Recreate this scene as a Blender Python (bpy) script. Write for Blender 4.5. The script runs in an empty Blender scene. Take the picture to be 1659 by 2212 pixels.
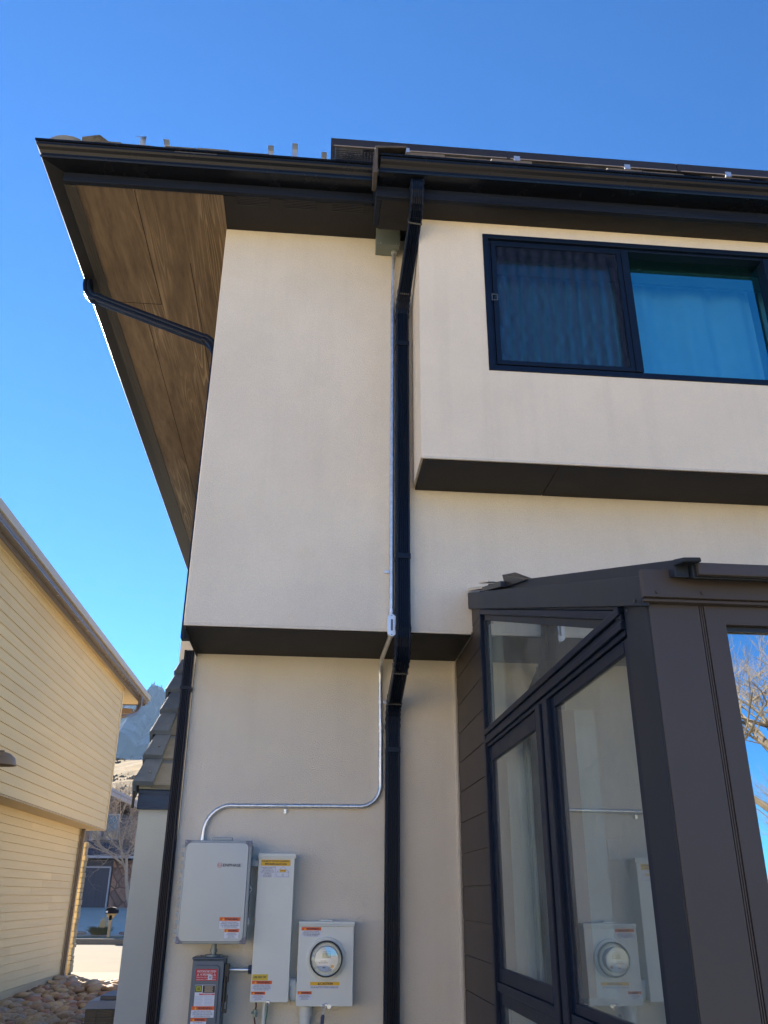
import bpy, math, random
from mathutils import Vector, Matrix, noise
random.seed(7)
PI = math.pi
S = bpy.context.scene
COL = S.collection

# ------------------------------------------------------------------ camera
EYE = 1.7
PIT, ROL, YAW = 0.42620419, 0.0085121, 0.08232426
cam_d = bpy.data.cameras.new('camera')
cam = bpy.data.objects.new('camera', cam_d); COL.objects.link(cam)
fwd = Vector((math.sin(YAW)*math.cos(PIT), math.cos(YAW)*math.cos(PIT), math.sin(PIT)))
rt = Vector((math.cos(YAW), -math.sin(YAW), 0)); up = rt.cross(fwd)
r2 = math.cos(ROL)*rt + math.sin(ROL)*up
u2 = -math.sin(ROL)*rt + math.cos(ROL)*up
m = Matrix((r2, u2, -fwd)).transposed().to_4x4(); m.translation = Vector((0, 0, EYE))
cam.matrix_world = m
cam_d.sensor_fit = 'HORIZONTAL'; cam_d.sensor_width = 36
cam_d.lens = 36*1838.58/1659
cam_d.clip_start = 0.05; cam_d.clip_end = 12000
S.camera = cam
S.render.resolution_x = 768; S.render.resolution_y = 1024

# ------------------------------------------------------------------ sky + sun
SUN_EL = math.radians(30); SUN_AZ = math.radians(27)      # azimuth: from +Y towards -X
w = bpy.data.worlds.new("World"); S.world = w; w.use_nodes = True
nt = w.node_tree; bg = nt.nodes['Background']
sky = nt.nodes.new('ShaderNodeTexSky'); sky.sky_type = 'NISHITA'; sky.sun_disc = False
sky.sun_elevation = SUN_EL; sky.sun_rotation = -SUN_AZ
sky.altitude = 1700; sky.air_density = 0.85; sky.dust_density = 0.0; sky.ozone_density = 6.0
tint = nt.nodes.new('ShaderNodeMixRGB'); tint.blend_type = 'MULTIPLY'; tint.inputs[0].default_value = 1; tint.inputs[2].default_value = (.34, .765, 1.0, 1)
nt.links.new(sky.outputs[0], tint.inputs[1]); nt.links.new(tint.outputs[0], bg.inputs[0]); bg.inputs[1].default_value = 0.052
sd = Vector((-math.sin(SUN_AZ)*math.cos(SUN_EL), math.cos(SUN_AZ)*math.cos(SUN_EL), math.sin(SUN_EL)))
sl = bpy.data.lights.new('sun', 'SUN'); sl.energy = 5.0; sl.angle = math.radians(0.5); sl.color = (1, 0.90, 0.76)
so = bpy.data.objects.new('sun', sl); COL.objects.link(so)
so.rotation_euler = sd.to_track_quat('Z', 'Y').to_euler(); so.location = (-20, 20, 30)
S.view_settings.view_transform = 'Standard'; S.view_settings.look = 'None'
S.view_settings.exposure = 2.36; S.view_settings.gamma = 1
S.cycles.max_bounces = 10; S.cycles.diffuse_bounces = 5; S.cycles.transparent_max_bounces = 16

# ------------------------------------------------------------------ materials
MATS = {}
def mat(name, col, rough=0.6, metal=0.0, noise_amt=0.0, nscale=5.0, bump=0.0, bscale=60.0, spec=0.5, stretch=(1, 1, 1), col2=None, detail=6, spots=None, streaks=0):
    """principled material with procedural mottling (between col and col2) and bump"""
    if name in MATS: return MATS[name]
    M = bpy.data.materials.new(name); M.use_nodes = True
    t = M.node_tree; N = t.nodes; L = t.links; p = N['Principled BSDF']
    p.inputs['Base Color'].default_value = (*col, 1); p.inputs['Roughness'].default_value = rough
    p.inputs['Metallic'].default_value = metal; p.inputs['Specular IOR Level'].default_value = spec
    tc = N.new('ShaderNodeTexCoord'); mp = N.new('ShaderNodeMapping'); mp.inputs['Scale'].default_value = stretch
    L.new(tc.outputs['Object'], mp.inputs[0])
    if noise_amt > 0 or col2:
        n = N.new('ShaderNodeTexNoise'); n.inputs['Scale'].default_value = nscale; n.inputs['Detail'].default_value = detail
        n.inputs['Roughness'].default_value = 0.62
        L.new(mp.outputs[0], n.inputs['Vector'])
        c2 = col2 or tuple(max(0, c*(1-noise_amt)) for c in col)
        r = N.new('ShaderNodeValToRGB'); r.color_ramp.elements[0].position = 0.35; r.color_ramp.elements[1].position = 0.65
        r.color_ramp.elements[0].color = (*c2, 1); r.color_ramp.elements[1].color = (*col, 1)
        L.new(n.outputs['Fac'], r.inputs[0]); out = r.outputs[0]
        if spots:
            n3 = N.new('ShaderNodeTexNoise'); n3.inputs['Scale'].default_value = spots[1]; n3.inputs['Detail'].default_value = 3
            L.new(tc.outputs['Object'], n3.inputs['Vector'])
            r3 = N.new('ShaderNodeValToRGB'); r3.color_ramp.elements[0].position = spots[2]; r3.color_ramp.elements[1].position = spots[2]+.08
            L.new(n3.outputs['Fac'], r3.inputs[0])
            mx = N.new('ShaderNodeMixRGB'); mx.inputs[2].default_value = (*spots[0], 1)
            L.new(r3.outputs[0], mx.inputs[0]); L.new(out, mx.inputs[1]); out = mx.outputs[0]
        if streaks:
            ms_ = N.new('ShaderNodeMapping'); ms_.inputs['Scale'].default_value = (7, 7, .45); L.new(tc.outputs['Object'], ms_.inputs[0])
            n4 = N.new('ShaderNodeTexNoise'); n4.inputs['Scale'].default_value = 1.5; n4.inputs['Detail'].default_value = 6; L.new(ms_.outputs[0], n4.inputs['Vector'])
            r4 = N.new('ShaderNodeMapRange'); r4.inputs[1].default_value = .5; r4.inputs[2].default_value = .8; r4.inputs[3].default_value = 0; r4.inputs[4].default_value = streaks; L.new(n4.outputs['Fac'], r4.inputs[0])
            n5 = N.new('ShaderNodeTexNoise'); n5.inputs['Scale'].default_value = 380; n5.inputs['Detail'].default_value = 2; L.new(tc.outputs['Object'], n5.inputs['Vector'])
            r5 = N.new('ShaderNodeMapRange'); r5.inputs[1].default_value = .3; r5.inputs[2].default_value = .7; r5.inputs[3].default_value = .90; r5.inputs[4].default_value = 1.08; L.new(n5.outputs['Fac'], r5.inputs[0])
            m4 = N.new('ShaderNodeMixRGB'); m4.inputs[2].default_value = (.42, .38, .33, 1); L.new(r4.outputs[0], m4.inputs[0]); L.new(out, m4.inputs[1])
            m5 = N.new('ShaderNodeVectorMath'); m5.operation = 'SCALE'; L.new(m4.outputs[0], m5.inputs[0]); L.new(r5.outputs[0], m5.inputs['Scale']); out = m5.outputs[0]
        L.new(out, p.inputs['Base Color'])
        rr = N.new('ShaderNodeMapRange'); rr.inputs[3].default_value = max(0, rough-.07); rr.inputs[4].default_value = min(1, rough+.07)
        L.new(n.outputs['Fac'], rr.inputs[0]); L.new(rr.outputs[0], p.inputs['Roughness'])
    if bump > 0:
        n2 = N.new('ShaderNodeTexNoise'); n2.inputs['Scale'].default_value = bscale; n2.inputs['Detail'].default_value = 5
        L.new(mp.outputs[0], n2.inputs['Vector'])
        b = N.new('ShaderNodeBump'); b.inputs['Strength'].default_value = bump; b.inputs['Distance'].default_value = 0.01
        L.new(n2.outputs['Fac'], b.inputs['Height']); L.new(b.outputs[0], p.inputs['Normal'])
    MATS[name] = M; return M

def glass_mat(name, tint, ior, rough=0.0, base=0.0, dust=0.0, gcol=(.86, .97, 1)):
    M = bpy.data.materials.new(name); M.use_nodes = True; t = M.node_tree; N = t.nodes; L = t.links
    N.remove(N['Principled BSDF']); o = N['Material Output']
    tr = N.new('ShaderNodeBsdfTransparent'); tr.inputs[0].default_value = (*tint, 1)
    gl = N.new('ShaderNodeBsdfGlossy'); gl.inputs['Roughness'].default_value = rough; gl.inputs[0].default_value = (*gcol, 1)
    fr = N.new('ShaderNodeFresnel'); fr.inputs[0].default_value = ior
    geo = N.new('ShaderNodeNewGeometry')   # keep the front-face IOR on both sides of the pane
    mx = N.new('ShaderNodeMixShader'); ad = N.new('ShaderNodeMath'); ad.operation = 'ADD'; ad.inputs[1].default_value = base; ad.use_clamp = True
    iorm = N.new('ShaderNodeMath'); iorm.operation = 'POWER'; iorm.inputs[0].default_value = ior
    e = N.new('ShaderNodeMath'); e.operation = 'MULTIPLY_ADD'; e.inputs[1].default_value = -2; e.inputs[2].default_value = 1
    L.new(geo.outputs['Backfacing'], e.inputs[0]); L.new(e.outputs[0], iorm.inputs[1])
    L.new(iorm.outputs[0], fr.inputs[0])
    L.new(fr.outputs[0], ad.inputs[0]); L.new(ad.outputs[0], mx.inputs[0]); L.new(tr.outputs[0], mx.inputs[1]); L.new(gl.outputs[0], mx.inputs[2])
    if dust:
        df = N.new('ShaderNodeBsdfDiffuse'); df.inputs[0].default_value = (.6, .62, .6, 1); m3 = N.new('ShaderNodeMixShader')
        nz = N.new('ShaderNodeTexNoise'); nz.inputs['Scale'].default_value = 5; nz.inputs['Detail'].default_value = 7; tc = N.new('ShaderNodeTexCoord'); L.new(tc.outputs['Object'], nz.inputs['Vector'])
        mr = N.new('ShaderNodeMapRange'); mr.inputs[1].default_value = .35; mr.inputs[2].default_value = .7; mr.inputs[3].default_value = dust*.6; mr.inputs[4].default_value = dust*1.5; L.new(nz.outputs['Fac'], mr.inputs[0])
        L.new(mr.outputs[0], m3.inputs[0]); L.new(mx.outputs[0], m3.inputs[1]); L.new(df.outputs[0], m3.inputs[2]); L.new(m3.outputs[0], o.inputs[0])
    else: L.new(mx.outputs[0], o.inputs[0])
    MATS[name] = M; return M

stucco = mat('stucco', (.765, .710, .615), .9, noise_amt=.07, nscale=2.1, bump=.45, bscale=160, spec=.2, streaks=.13, spots=((.74, .67, .565), 3.0, .62))
stucco_b = mat('stucco_bay', (.82, .74, .615), .9, noise_amt=.06, nscale=1.9, bump=.45, bscale=160, spec=.2, streaks=.13, spots=((.78, .70, .585), 2.6, .62))
garage_m = mat('garage_paint', (.35, .40, .43), .85, noise_amt=.05, nscale=2, bump=.2, bscale=120)
bead_m = mat('corner_bead', (.72, .66, .56), .7, noise_amt=.1, nscale=20)
navy = mat('black_trim', (.010, .013, .022), .38, noise_amt=.2, nscale=8)
fasc = mat('fascia_wood', (.012, .018, .034), .55, spec=.2, noise_amt=.35, nscale=14, bump=.5, bscale=60, stretch=(.12, 1, 1.6))
sun_glint = mat('painted_sun_glint', (.75, .73, .70), .4)  # sun glint painted as a white strip along the side gutter's rim
gut_side = mat('weathered_gutter', (.016, .017, .022), .4, noise_amt=.2, nscale=9)
gut = mat('gutter_bronze', (.008, .010, .016), .26, spec=.22, noise_amt=.15, nscale=6)
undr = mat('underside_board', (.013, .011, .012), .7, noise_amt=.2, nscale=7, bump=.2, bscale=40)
down = mat('downspout_black', (.007, .013, .030), .36, spec=.2, noise_amt=.2, nscale=8)
galv = mat('galvanised_steel', (.80, .83, .86), .36, metal=.85, noise_amt=.25, nscale=40, bump=.08, bscale=60)
castal = mat('cast_aluminium', (.78, .79, .80), .4, metal=.7, noise_amt=.1, nscale=60)
alu = mat('aluminium', (.50, .56, .66), .4, metal=.6, noise_amt=.1, nscale=30)
jgrey = mat('junction_box_grey', (.17, .20, .18), .5, noise_amt=.1, nscale=10)
encl = mat('enclosure_grey', (.40, .44, .45), .45, noise_amt=.06, nscale=10)
encl_d = mat('lid_corner_grey', (.19, .19, .24), .45, noise_amt=.06, nscale=10)
lidm = mat('brushed_lid', (.25, .30, .375), .36, metal=.7, noise_amt=.05, nscale=3)
cream = mat('cream_enamel', (.73, .77, .74), .4, noise_amt=.05, nscale=5, bump=.03, bscale=20)
pvc = mat('pvc', (.66, .70, .69), .4, noise_amt=.06, nscale=12)
swg = mat('switch_grey', (.105, .14, .185), .42, noise_amt=.1, nscale=8)
blk = mat('black_plastic', (.012, .012, .016), .4)
white = mat('label_white', (.72, .76, .86), .5, noise_amt=.06, nscale=40)
org = mat('label_orange', (.80, .13, .02), .5); yel = mat('label_yellow', (.85, .50, .02), .5); redm = mat('label_red', (.52, .01, .03), .5)
yel2 = mat('label_lemon', (.72, .52, .05), .5)
ink = mat('ink', (.03, .035, .06), .6); inkw = mat('ink_white', (.8, .78, .8), .6); logor = mat('logo_rose', (.42, .06, .12), .5)
chart = mat('logo_green', (.40, .42, .03), .5); tagb = mat('tag_blue', (.01, .03, .11), .4)
bsid = mat('brown_siding', (.048, .036, .033), .5, noise_amt=.12, nscale=3, bump=.06, bscale=50)
bmetal = mat('brown_metal', (.071, .062, .063), .45, spec=.28, noise_amt=.12, nscale=2.2, bump=.04, bscale=8)
smetal = mat('slate_metal', (.022, .030, .046), .45, spec=.22, noise_amt=.12, nscale=3)
sash = mat('sash_black', (.007, .015, .036), .4, spec=.16, noise_amt=.1, nscale=10)
jamb = mat('inner_wood_jamb', (.30, .17, .11), .6, noise_amt=.3, nscale=15, stretch=(1, 1, .1))
curt = mat('curtain', (.72, .74, .74), .9, noise_amt=.06, nscale=3)
curtw = mat('window_curtain', (.74, .82, .86), .9, noise_amt=.1, nscale=3)
room = mat('dim_room', (.16, .20, .18), .9)
eave_refl = mat('eave_reflection', (.10, .15, .11), .8)
gl_side = glass_mat('sunroom_glass', (.66, .74, .70), 1.95, 0.010, .14, dust=.13)
gl_front = glass_mat('sunroom_front_glass', (.55, .58, .6), 2.3, 0.0, .35, dust=.03)
gl_up = glass_mat('window_glass', (.36, .66, .76), 2.3, 0.0, .26, gcol=(.24, .80, .88))
gl_meter = glass_mat('meter_glass', (.90, .93, .97), 1.5, .03, .10)
nsid = mat('neighbour_siding', (.705, .56, .325), .75, noise_amt=.07, nscale=1.2, bump=.25, bscale=30, stretch=(1, .25, 1.5), spots=((.66, .50, .29), 3.5, .66))
nsid2 = mat('neighbour_siding_faded', (.725, .575, .335), .78, noise_amt=.10, nscale=1.6, bump=.3, bscale=30, stretch=(1, .25, 1.5))
nsid3 = mat('neighbour_siding_worn', (.69, .54, .31), .72, noise_amt=.09, nscale=1.4, bump=.25, bscale=30, stretch=(1, .25, 1.5))
nsof = mat('neighbour_soffit', (.50, .40, .26), .8, noise_amt=.08)
ngut = mat('neighbour_gutter', (.15, .12, .10), .25, noise_amt=.1, nscale=5)
nband = mat('neighbour_fascia', (.50, .45, .36), .5, noise_amt=.1, nscale=5)
conc = mat('concrete', (.20, .185, .155), .95, spec=.08, noise_amt=.15, nscale=2.0, bump=.15, bscale=40)
asph = mat('road_surface', (.15, .138, .11), .95, spec=.08, noise_amt=.14, nscale=.7, bump=.2, bscale=50)
drym = mat('dry_grass_ground', (.48, .38, .22), .95, spec=.08, col2=(.30, .24, .14), nscale=.6, bump=.5, bscale=4)
soil = mat('bed_soil', (.20, .15, .10), .95, spec=.08, noise_amt=.3, nscale=6, bump=.4, bscale=30)
hillm = mat('hill_grass', (.19, .135, .06), .95, spec=.05, col2=(.075, .057, .034), nscale=.30, bump=.6, bscale=.8, stretch=(.5, .8, 3.0), detail=10, spots=((.07, .06, .045), .35, .60))
shak = mat('roof_tile', (.15, .145, .15), .8, col2=(.10, .098, .105), nscale=4, bump=.3, bscale=40, spots=((.20, .19, .17), 9, .68))
shak2 = mat('mossy_roof_tile', (.155, .13, .085), .9, col2=(.055, .047, .03), nscale=14, bump=.6, bscale=40)
fstone_d = (.42, .27, .19)
barkp = mat('pale_bark', (.50, .40, .31), .9, noise_amt=.25, nscale=5)
woodp = mat('post_wood', (.52, .38, .22), .8, noise_amt=.2, nscale=6)

def soffit_mat():
    M = bpy.data.materials.new('wood_grain_soffit'); M.use_nodes = True; t = M.node_tree; N = t.nodes; L = t.links; p = N['Principled BSDF']
    tc = N.new('ShaderNodeTexCoord')
    mp = N.new('ShaderNodeMapping'); mp.inputs['Scale'].default_value = (11, .38, 1); L.new(tc.outputs['Object'], mp.inputs[0])
    n = N.new('ShaderNodeTexNoise'); n.inputs['Scale'].default_value = 1.0; n.inputs['Detail'].default_value = 1.5; n.inputs['Distortion'].default_value = .3
    L.new(mp.outputs[0], n.inputs['Vector'])
    m1 = N.new('ShaderNodeMath'); m1.operation = 'MULTIPLY'; m1.inputs[1].default_value = 13; L.new(n.outputs['Fac'], m1.inputs[0])
    m2 = N.new('ShaderNodeMath'); m2.operation = 'FRACT'; L.new(m1.outputs[0], m2.inputs[0])
    r = N.new('ShaderNodeValToRGB'); e = r.color_ramp.elements
    e[0].position = 0; e[0].color = (1, 1, 1, 1); e[1].position = .45; e[1].color = (0, 0, 0, 1)
    x = e.new(.92); x.color = (.1, .1, .1, 1); x = e.new(1.0); x.color = (1, 1, 1, 1)
    L.new(m2.outputs[0], r.inputs[0])
    # where the grain is visible
    mpb = N.new('ShaderNodeMapping'); mpb.inputs['Scale'].default_value = (3.2, .35, 1); L.new(tc.outputs['Object'], mpb.inputs[0])
    nb = N.new('ShaderNodeTexNoise'); nb.inputs['Scale'].default_value = 1.3; nb.inputs['Detail'].default_value = 3; L.new(mpb.outputs[0], nb.inputs['Vector'])
    rb = N.new('ShaderNodeValToRGB'); rb.color_ramp.elements[0].position = .46; rb.color_ramp.elements[1].position = .60; L.new(nb.outputs['Fac'], rb.inputs[0])
    mm = N.new('ShaderNodeMath'); mm.operation = 'MULTIPLY'; L.new(r.outputs[0], mm.inputs[0]); L.new(rb.outputs[0], mm.inputs[1])
    # mottled weathering
    nc = N.new('ShaderNodeTexNoise'); nc.inputs['Scale'].default_value = 5; nc.inputs['Detail'].default_value = 9; nc.inputs['Roughness'].default_value = .7
    mpc = N.new('ShaderNodeMapping'); mpc.inputs['Scale'].default_value = (4.5, .5, 1); L.new(tc.outputs['Object'], mpc.inputs[0]); L.new(mpc.outputs[0], nc.inputs['Vector'])
    rc = N.new('ShaderNodeValToRGB'); rc.color_ramp.elements[0].position = .3; rc.color_ramp.elements[1].position = .7
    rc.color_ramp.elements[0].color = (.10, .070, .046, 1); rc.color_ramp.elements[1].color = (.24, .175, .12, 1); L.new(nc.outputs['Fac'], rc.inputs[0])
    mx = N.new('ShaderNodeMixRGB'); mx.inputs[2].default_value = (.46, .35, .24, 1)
    ms = N.new('ShaderNodeMath'); ms.operation = 'MULTIPLY'; ms.inputs[1].default_value = .75; L.new(mm.outputs[0], ms.inputs[0])
    L.new(ms.outputs[0], mx.inputs[0]); L.new(rc.outputs[0], mx.inputs[1]); L.new(mx.outputs[0], p.inputs['Base Color'])
    b = N.new('ShaderNodeBump'); b.inputs['Strength'].default_value = .35; b.inputs['Distance'].default_value = .01
    L.new(mm.outputs[0], b.inputs['Height']); L.new(b.outputs[0], p.inputs['Normal']); p.inputs['Roughness'].default_value = .75
    return M
soffm = soffit_mat()

def stone_mat(name, cols, scale, mortar):
    M = bpy.data.materials.new(name); M.use_nodes = True; t = M.node_tree; N = t.nodes; L = t.links; p = N['Principled BSDF']
    tc = N.new('ShaderNodeTexCoord'); v = N.new('ShaderNodeTexVoronoi'); v.inputs['Scale'].default_value = scale
    L.new(tc.outputs['Object'], v.inputs['Vector'])
    v2 = N.new('ShaderNodeTexVoronoi'); v2.feature = 'DISTANCE_TO_EDGE'; v2.inputs['Scale'].default_value = scale; L.new(tc.outputs['Object'], v2.inputs['Vector'])
    r = N.new('ShaderNodeValToRGB'); r.color_ramp.elements[0].color = (*cols[0], 1); r.color_ramp.elements[1].color = (*cols[1], 1)
    sp = N.new('ShaderNodeSeparateColor'); L.new(v.outputs['Color'], sp.inputs[0]); L.new(sp.outputs[0], r.inputs[0])
    nz = N.new('ShaderNodeTexNoise'); nz.inputs['Scale'].default_value = scale*5; nz.inputs['Detail'].default_value = 5; L.new(tc.outputs['Object'], nz.inputs['Vector'])
    mz = N.new('ShaderNodeMixRGB'); mz.blend_type = 'MULTIPLY'; mz.inputs[0].default_value = .7; L.new(r.outputs[0], mz.inputs[1]); L.new(nz.outputs['Fac'], mz.inputs[2])
    r2_ = N.new('ShaderNodeValToRGB'); r2_.color_ramp.elements[0].position = .02; r2_.color_ramp.elements[1].position = .07
    L.new(v2.outputs['Distance'], r2_.inputs[0]); mx = N.new('ShaderNodeMixRGB'); mx.inputs[1].default_value = (*mortar, 1)
    L.new(r2_.outputs[0], mx.inputs[0]); L.new(mz.outputs[0], mx.inputs[2]); L.new(mx.outputs[0], p.inputs['Base Color'])
    b = N.new('ShaderNodeBump'); b.inputs['Strength'].default_value = .8; b.inputs['Distance'].default_value = .05
    L.new(v2.outputs['Distance'], b.inputs['Height']); L.new(b.outputs[0], p.inputs['Normal']); p.inputs['Roughness'].default_value = .9
    return M
farstone = stone_mat('red_sandstone', ((.62, .36, .24), (.34, .22, .17)), 2.1, (.14, .09, .07))
def rock_mat(name, a, b, scale=6):
    return mat(name, a, .8, col2=b, nscale=scale, bump=.3, bscale=25)
rockm = [rock_mat('cobble_tan', (.42, .33, .22), (.29, .22, .15)), rock_mat('cobble_brown', (.33, .235, .16), (.22, .155, .11)),
         rock_mat('cobble_grey', (.34, .31, .27), (.22, .20, .18)), rock_mat('cobble_ochre', (.46, .34, .20), (.33, .24, .14)), rock_mat('cobble_red', (.36, .21, .15), (.26, .16, .12))]

# ------------------------------------------------------------------ mesh helpers
class MB:
    def __init__(s): s.v = []; s.f = []; s.mi = []
    def add(s, vs, fs, mi=0):
        o = len(s.v); s.v += [tuple(x) for x in vs]; s.f += [tuple(i+o for i in f) for f in fs]; s.mi += [mi]*len(fs); return s
    def box(s, x0, x1, y0, y1, z0, z1, mi=0):
        return s.add([(x0, y0, z0), (x1, y0, z0), (x1, y1, z0), (x0, y1, z0), (x0, y0, z1), (x1, y0, z1), (x1, y1, z1), (x0, y1, z1)],
                     [(0, 3, 2, 1), (4, 5, 6, 7), (0, 1, 5, 4), (1, 2, 6, 5), (2, 3, 7, 6), (3, 0, 4, 7)], mi)
    def hexa(s, p, mi=0):   # 8 points in box order
        return s.add(p, [(0, 3, 2, 1), (4, 5, 6, 7), (0, 1, 5, 4), (1, 2, 6, 5), (2, 3, 7, 6), (3, 0, 4, 7)], mi)
    def loft(s, rings, closed=True, cap=True, mi=0):
        n = len(rings[0]); vs = [p for r in rings for p in r]; fs = []
        for i in range(len(rings)-1):
            for j in range(n if closed else n-1):
                a = i*n+j; b = i*n+(j+1) % n; fs.append((a, b, b+n, a+n))
        if cap and closed: fs.append(tuple(reversed(range(n)))); fs.append(tuple(range((len(rings)-1)*n, len(rings)*n)))
        return s.add(vs, fs, mi)
    def tube(s, path, r, n=12, mi=0, cap=True):
        path = [Vector(p) for p in path]; rings = []; prev = None
        for i, p in enumerate(path):
            t = (path[min(i+1, len(path)-1)]-path[max(i-1, 0)]).normalized()
            if prev is None:
                a = Vector((0, 0, 1)) if abs(t.z) < .9 else Vector((1, 0, 0)); u = t.cross(a).normalized()
            else: u = (prev-t*prev.dot(t)).normalized()
            prev = u; v = t.cross(u); rr = r[i] if isinstance(r, (list, tuple)) else r
            rings.append([p+(u*math.cos(2*PI*k/n)+v*math.sin(2*PI*k/n))*rr for k in range(n)])
        return s.loft(rings, True, cap, mi)
    def sweep(s, prof, path, xaxis=Vector((1, 0, 0)), scales=None, mi=0):
        """prof: (u,v) loop, u along xaxis, v across; path: points"""
        path = [Vector(p) for p in path]; rings = []
        for i, p in enumerate(path):
            a = (p-path[i-1]).normalized() if i else None; b = (path[i+1]-p).normalized() if i < len(path)-1 else None
            t = ((a or b)+(b or a)).normalized(); u = (xaxis-t*xaxis.dot(t)).normalized(); v = t.cross(u)
            k = scales[i] if scales else 1
            mit = 1/max(.5, t.dot(b or a))
            rings.append([p+u*q[0]*k+v*q[1]*k*mit for q in prof])
        return s.loft(rings, True, True, mi)
    def prism(s, poly, axis, a, b, mi=0):
        """poly: 2-D loop extruded along axis 0/1/2 from a to b"""
        def P(q, t):
            if axis == 0: return (t, q[0], q[1])
            if axis == 1: return (q[0], t, q[1])
            return (q[0], q[1], t)
        return s.loft([[P(q, a) for q in poly], [P(q, b) for q in poly]], True, True, mi)
    def build(s, name, mats, parent=None, bevel=0, smooth=False):
        me = bpy.data.meshes.new(name); me.from_pydata(s.v, [], s.f); me.validate()
        if not isinstance(mats, (list, tuple)): mats = [mats]
        for k in mats: me.materials.append(k)
        if len(me.polygons) == len(s.mi): me.polygons.foreach_set('material_index', s.mi)
        import bmesh
        bm = bmesh.new(); bm.from_mesh(me); bmesh.ops.recalc_face_normals(bm, faces=bm.faces[:]); bm.to_mesh(me); bm.free()
        if smooth: me.polygons.foreach_set('use_smooth', [True]*len(me.polygons))
        o = bpy.data.objects.new(name, me); COL.objects.link(o)
        if bevel:
            b = o.modifiers.new('bevel', 'BEVEL'); b.width = bevel; b.segments = 2; b.limit_method = 'ANGLE'; b.angle_limit = math.radians(40); b.harden_normals = False
        if smooth:
            try:
                e = o.modifiers.new('es', 'EDGE_SPLIT'); e.split_angle = math.radians(38)
            except Exception: pass
        if parent: attach(o, parent)
        return o

def wloc(p):
    v = Vector(p.location)
    while p.parent: p = p.parent; v = v + Vector(p.location) if p.type == 'EMPTY' else v
    return v
def attach(o, parent):
    o.parent = parent
    root = parent
    while root.parent: root = root.parent
    if parent.type == 'EMPTY': o.matrix_parent_inverse = Matrix.Translation(-Vector(parent.location))
def thing(name, label, cat, loc, group=None):
    o = bpy.data.objects.new(name, None); COL.objects.link(o); o.location = loc; o.empty_display_size = .1
    o['label'] = label; o['category'] = cat
    if group: o['group'] = group
    return o
def tag(o, label, cat, group=None):
    o['label'] = label; o['category'] = cat
    if group: o['group'] = group
    return o
def struct(o): o['kind'] = 'structure'; return o
def lab(o, l): o['label'] = l; return o

_fc = {}
def text_geo(txt):
    """built-in font outline -> 2-D verts and faces"""
    if txt in _fc: return _fc[txt]
    c = bpy.data.curves.new('t', 'FONT'); c.body = txt; c.size = 1; c.resolution_u = 3
    o = bpy.data.objects.new('t', c); COL.objects.link(o)
    dg = bpy.context.evaluated_depsgraph_get(); dg.update()
    me = o.evaluated_get(dg).to_mesh()
    vs = [(v.co.x, v.co.y) for v in me.vertices]; fs = [tuple(p.vertices) for p in me.polygons]
    o.evaluated_get(dg).to_mesh_clear(); bpy.data.objects.remove(o); bpy.data.curves.remove(c)
    _fc[txt] = (vs, fs); return vs, fs
def text_on(mb, txt, x0, x1, z0, z1, y, mi, bold=0):
    vs, fs = text_geo(txt)
    if not vs: return
    ax, bx = min(v[0] for v in vs), max(v[0] for v in vs); az, bz = min(v[1] for v in vs), max(v[1] for v in vs)
    for d in ([0] if not bold else [-bold, bold]):
        mb.add([(x0+(v[0]-ax)/(bx-ax)*(x1-x0)+d, y-(.00005 if d > 0 else 0), z0+(v[1]-az)/max(bz-az, 1e-6)*(z1-z0)) for v in vs], fs, mi)

# ================================================================== SETTING
# ---- ground with a gentle rise to the street and the far lots
def gz(y):
    P = [(-400, -1), (-8, 0), (17, 0), (21.9, .10), (22.0, .13), (32, .25), (33.2, .44), (46, 1.18), (60, 1.9), (90, 5)]
    for (a, b), (c, d) in zip(P, P[1:]):
        if y <= c: return b+(d-b)*(max(y, a)-a)/(c-a)
    return 5
ys = [-400, -150, -60, -30, -8, 0, 8, 14, 17, 19.9, 21.9, 32.0, 33.2, 36, 40, 46, 60, 90]
xs = [-400, -150, -60, -30, -15, -8, -4, 0, 6, 15, 30, 60, 150, 400]
mb = MB(); rings = [[(x, y, gz(y)-(.05 if 21.9 < y < 33 else 0)) for x in xs] for y in ys]
mb.loft(rings, closed=False); struct(mb.build('ground', drym))
mb = MB(); mb.loft([[(-60, y, z), (-10, y, z), (12, y, z), (60, y, z)] for y, z in ((22.0, .134), (27, .21), (32.0, .254))], closed=False); struct(mb.build('road', asph))
mb = MB(); mb.box(-60, 60, 20.1, 21.98, -.1, .15); struct(mb.build('sidewalk', conc, bevel=.01))
mb = MB(); mb.box(-60, 60, 32.0, 33.3, .0, .42); struct(mb.build('kerb', conc, bevel=.03))
mb = MB(); mb.loft([[(-14, y, z), (-4.4, y, z)] for y, z in ((33.3, .46), (36, .64), (40, .87), (46.4, 1.21))], closed=False)
struct(mb.build('driveway', mat('driveway_concrete', (.74, .60, .46), .95, spec=.08, noise_amt=.1, nscale=1.5)))

# ---- added unseen grassy bank behind the camera, bouncing warm sun onto the shaded walls
mb = MB(); R_ = []
for j in range(12):
    y = -11-j*2.2; row = []
    for i in range(24):
        x = -70+i*3.2; e_ = max(0, min(1, (4-x)/8)); row.append((x, y, .02+e_*10*(j/11)**1.1+.3*noise.noise(Vector((x*.2, y*.2, 7)))*e_-(1-e_)*.5))
    R_.append(row)
mb.loft(R_, closed=False); struct(mb.build('bounce_bank', mat('bounce_bank_grass', (.58, .50, .34), .95, spec=.08, col2=(.48, .40, .27), nscale=.5, bump=.4, bscale=4)))
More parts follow.
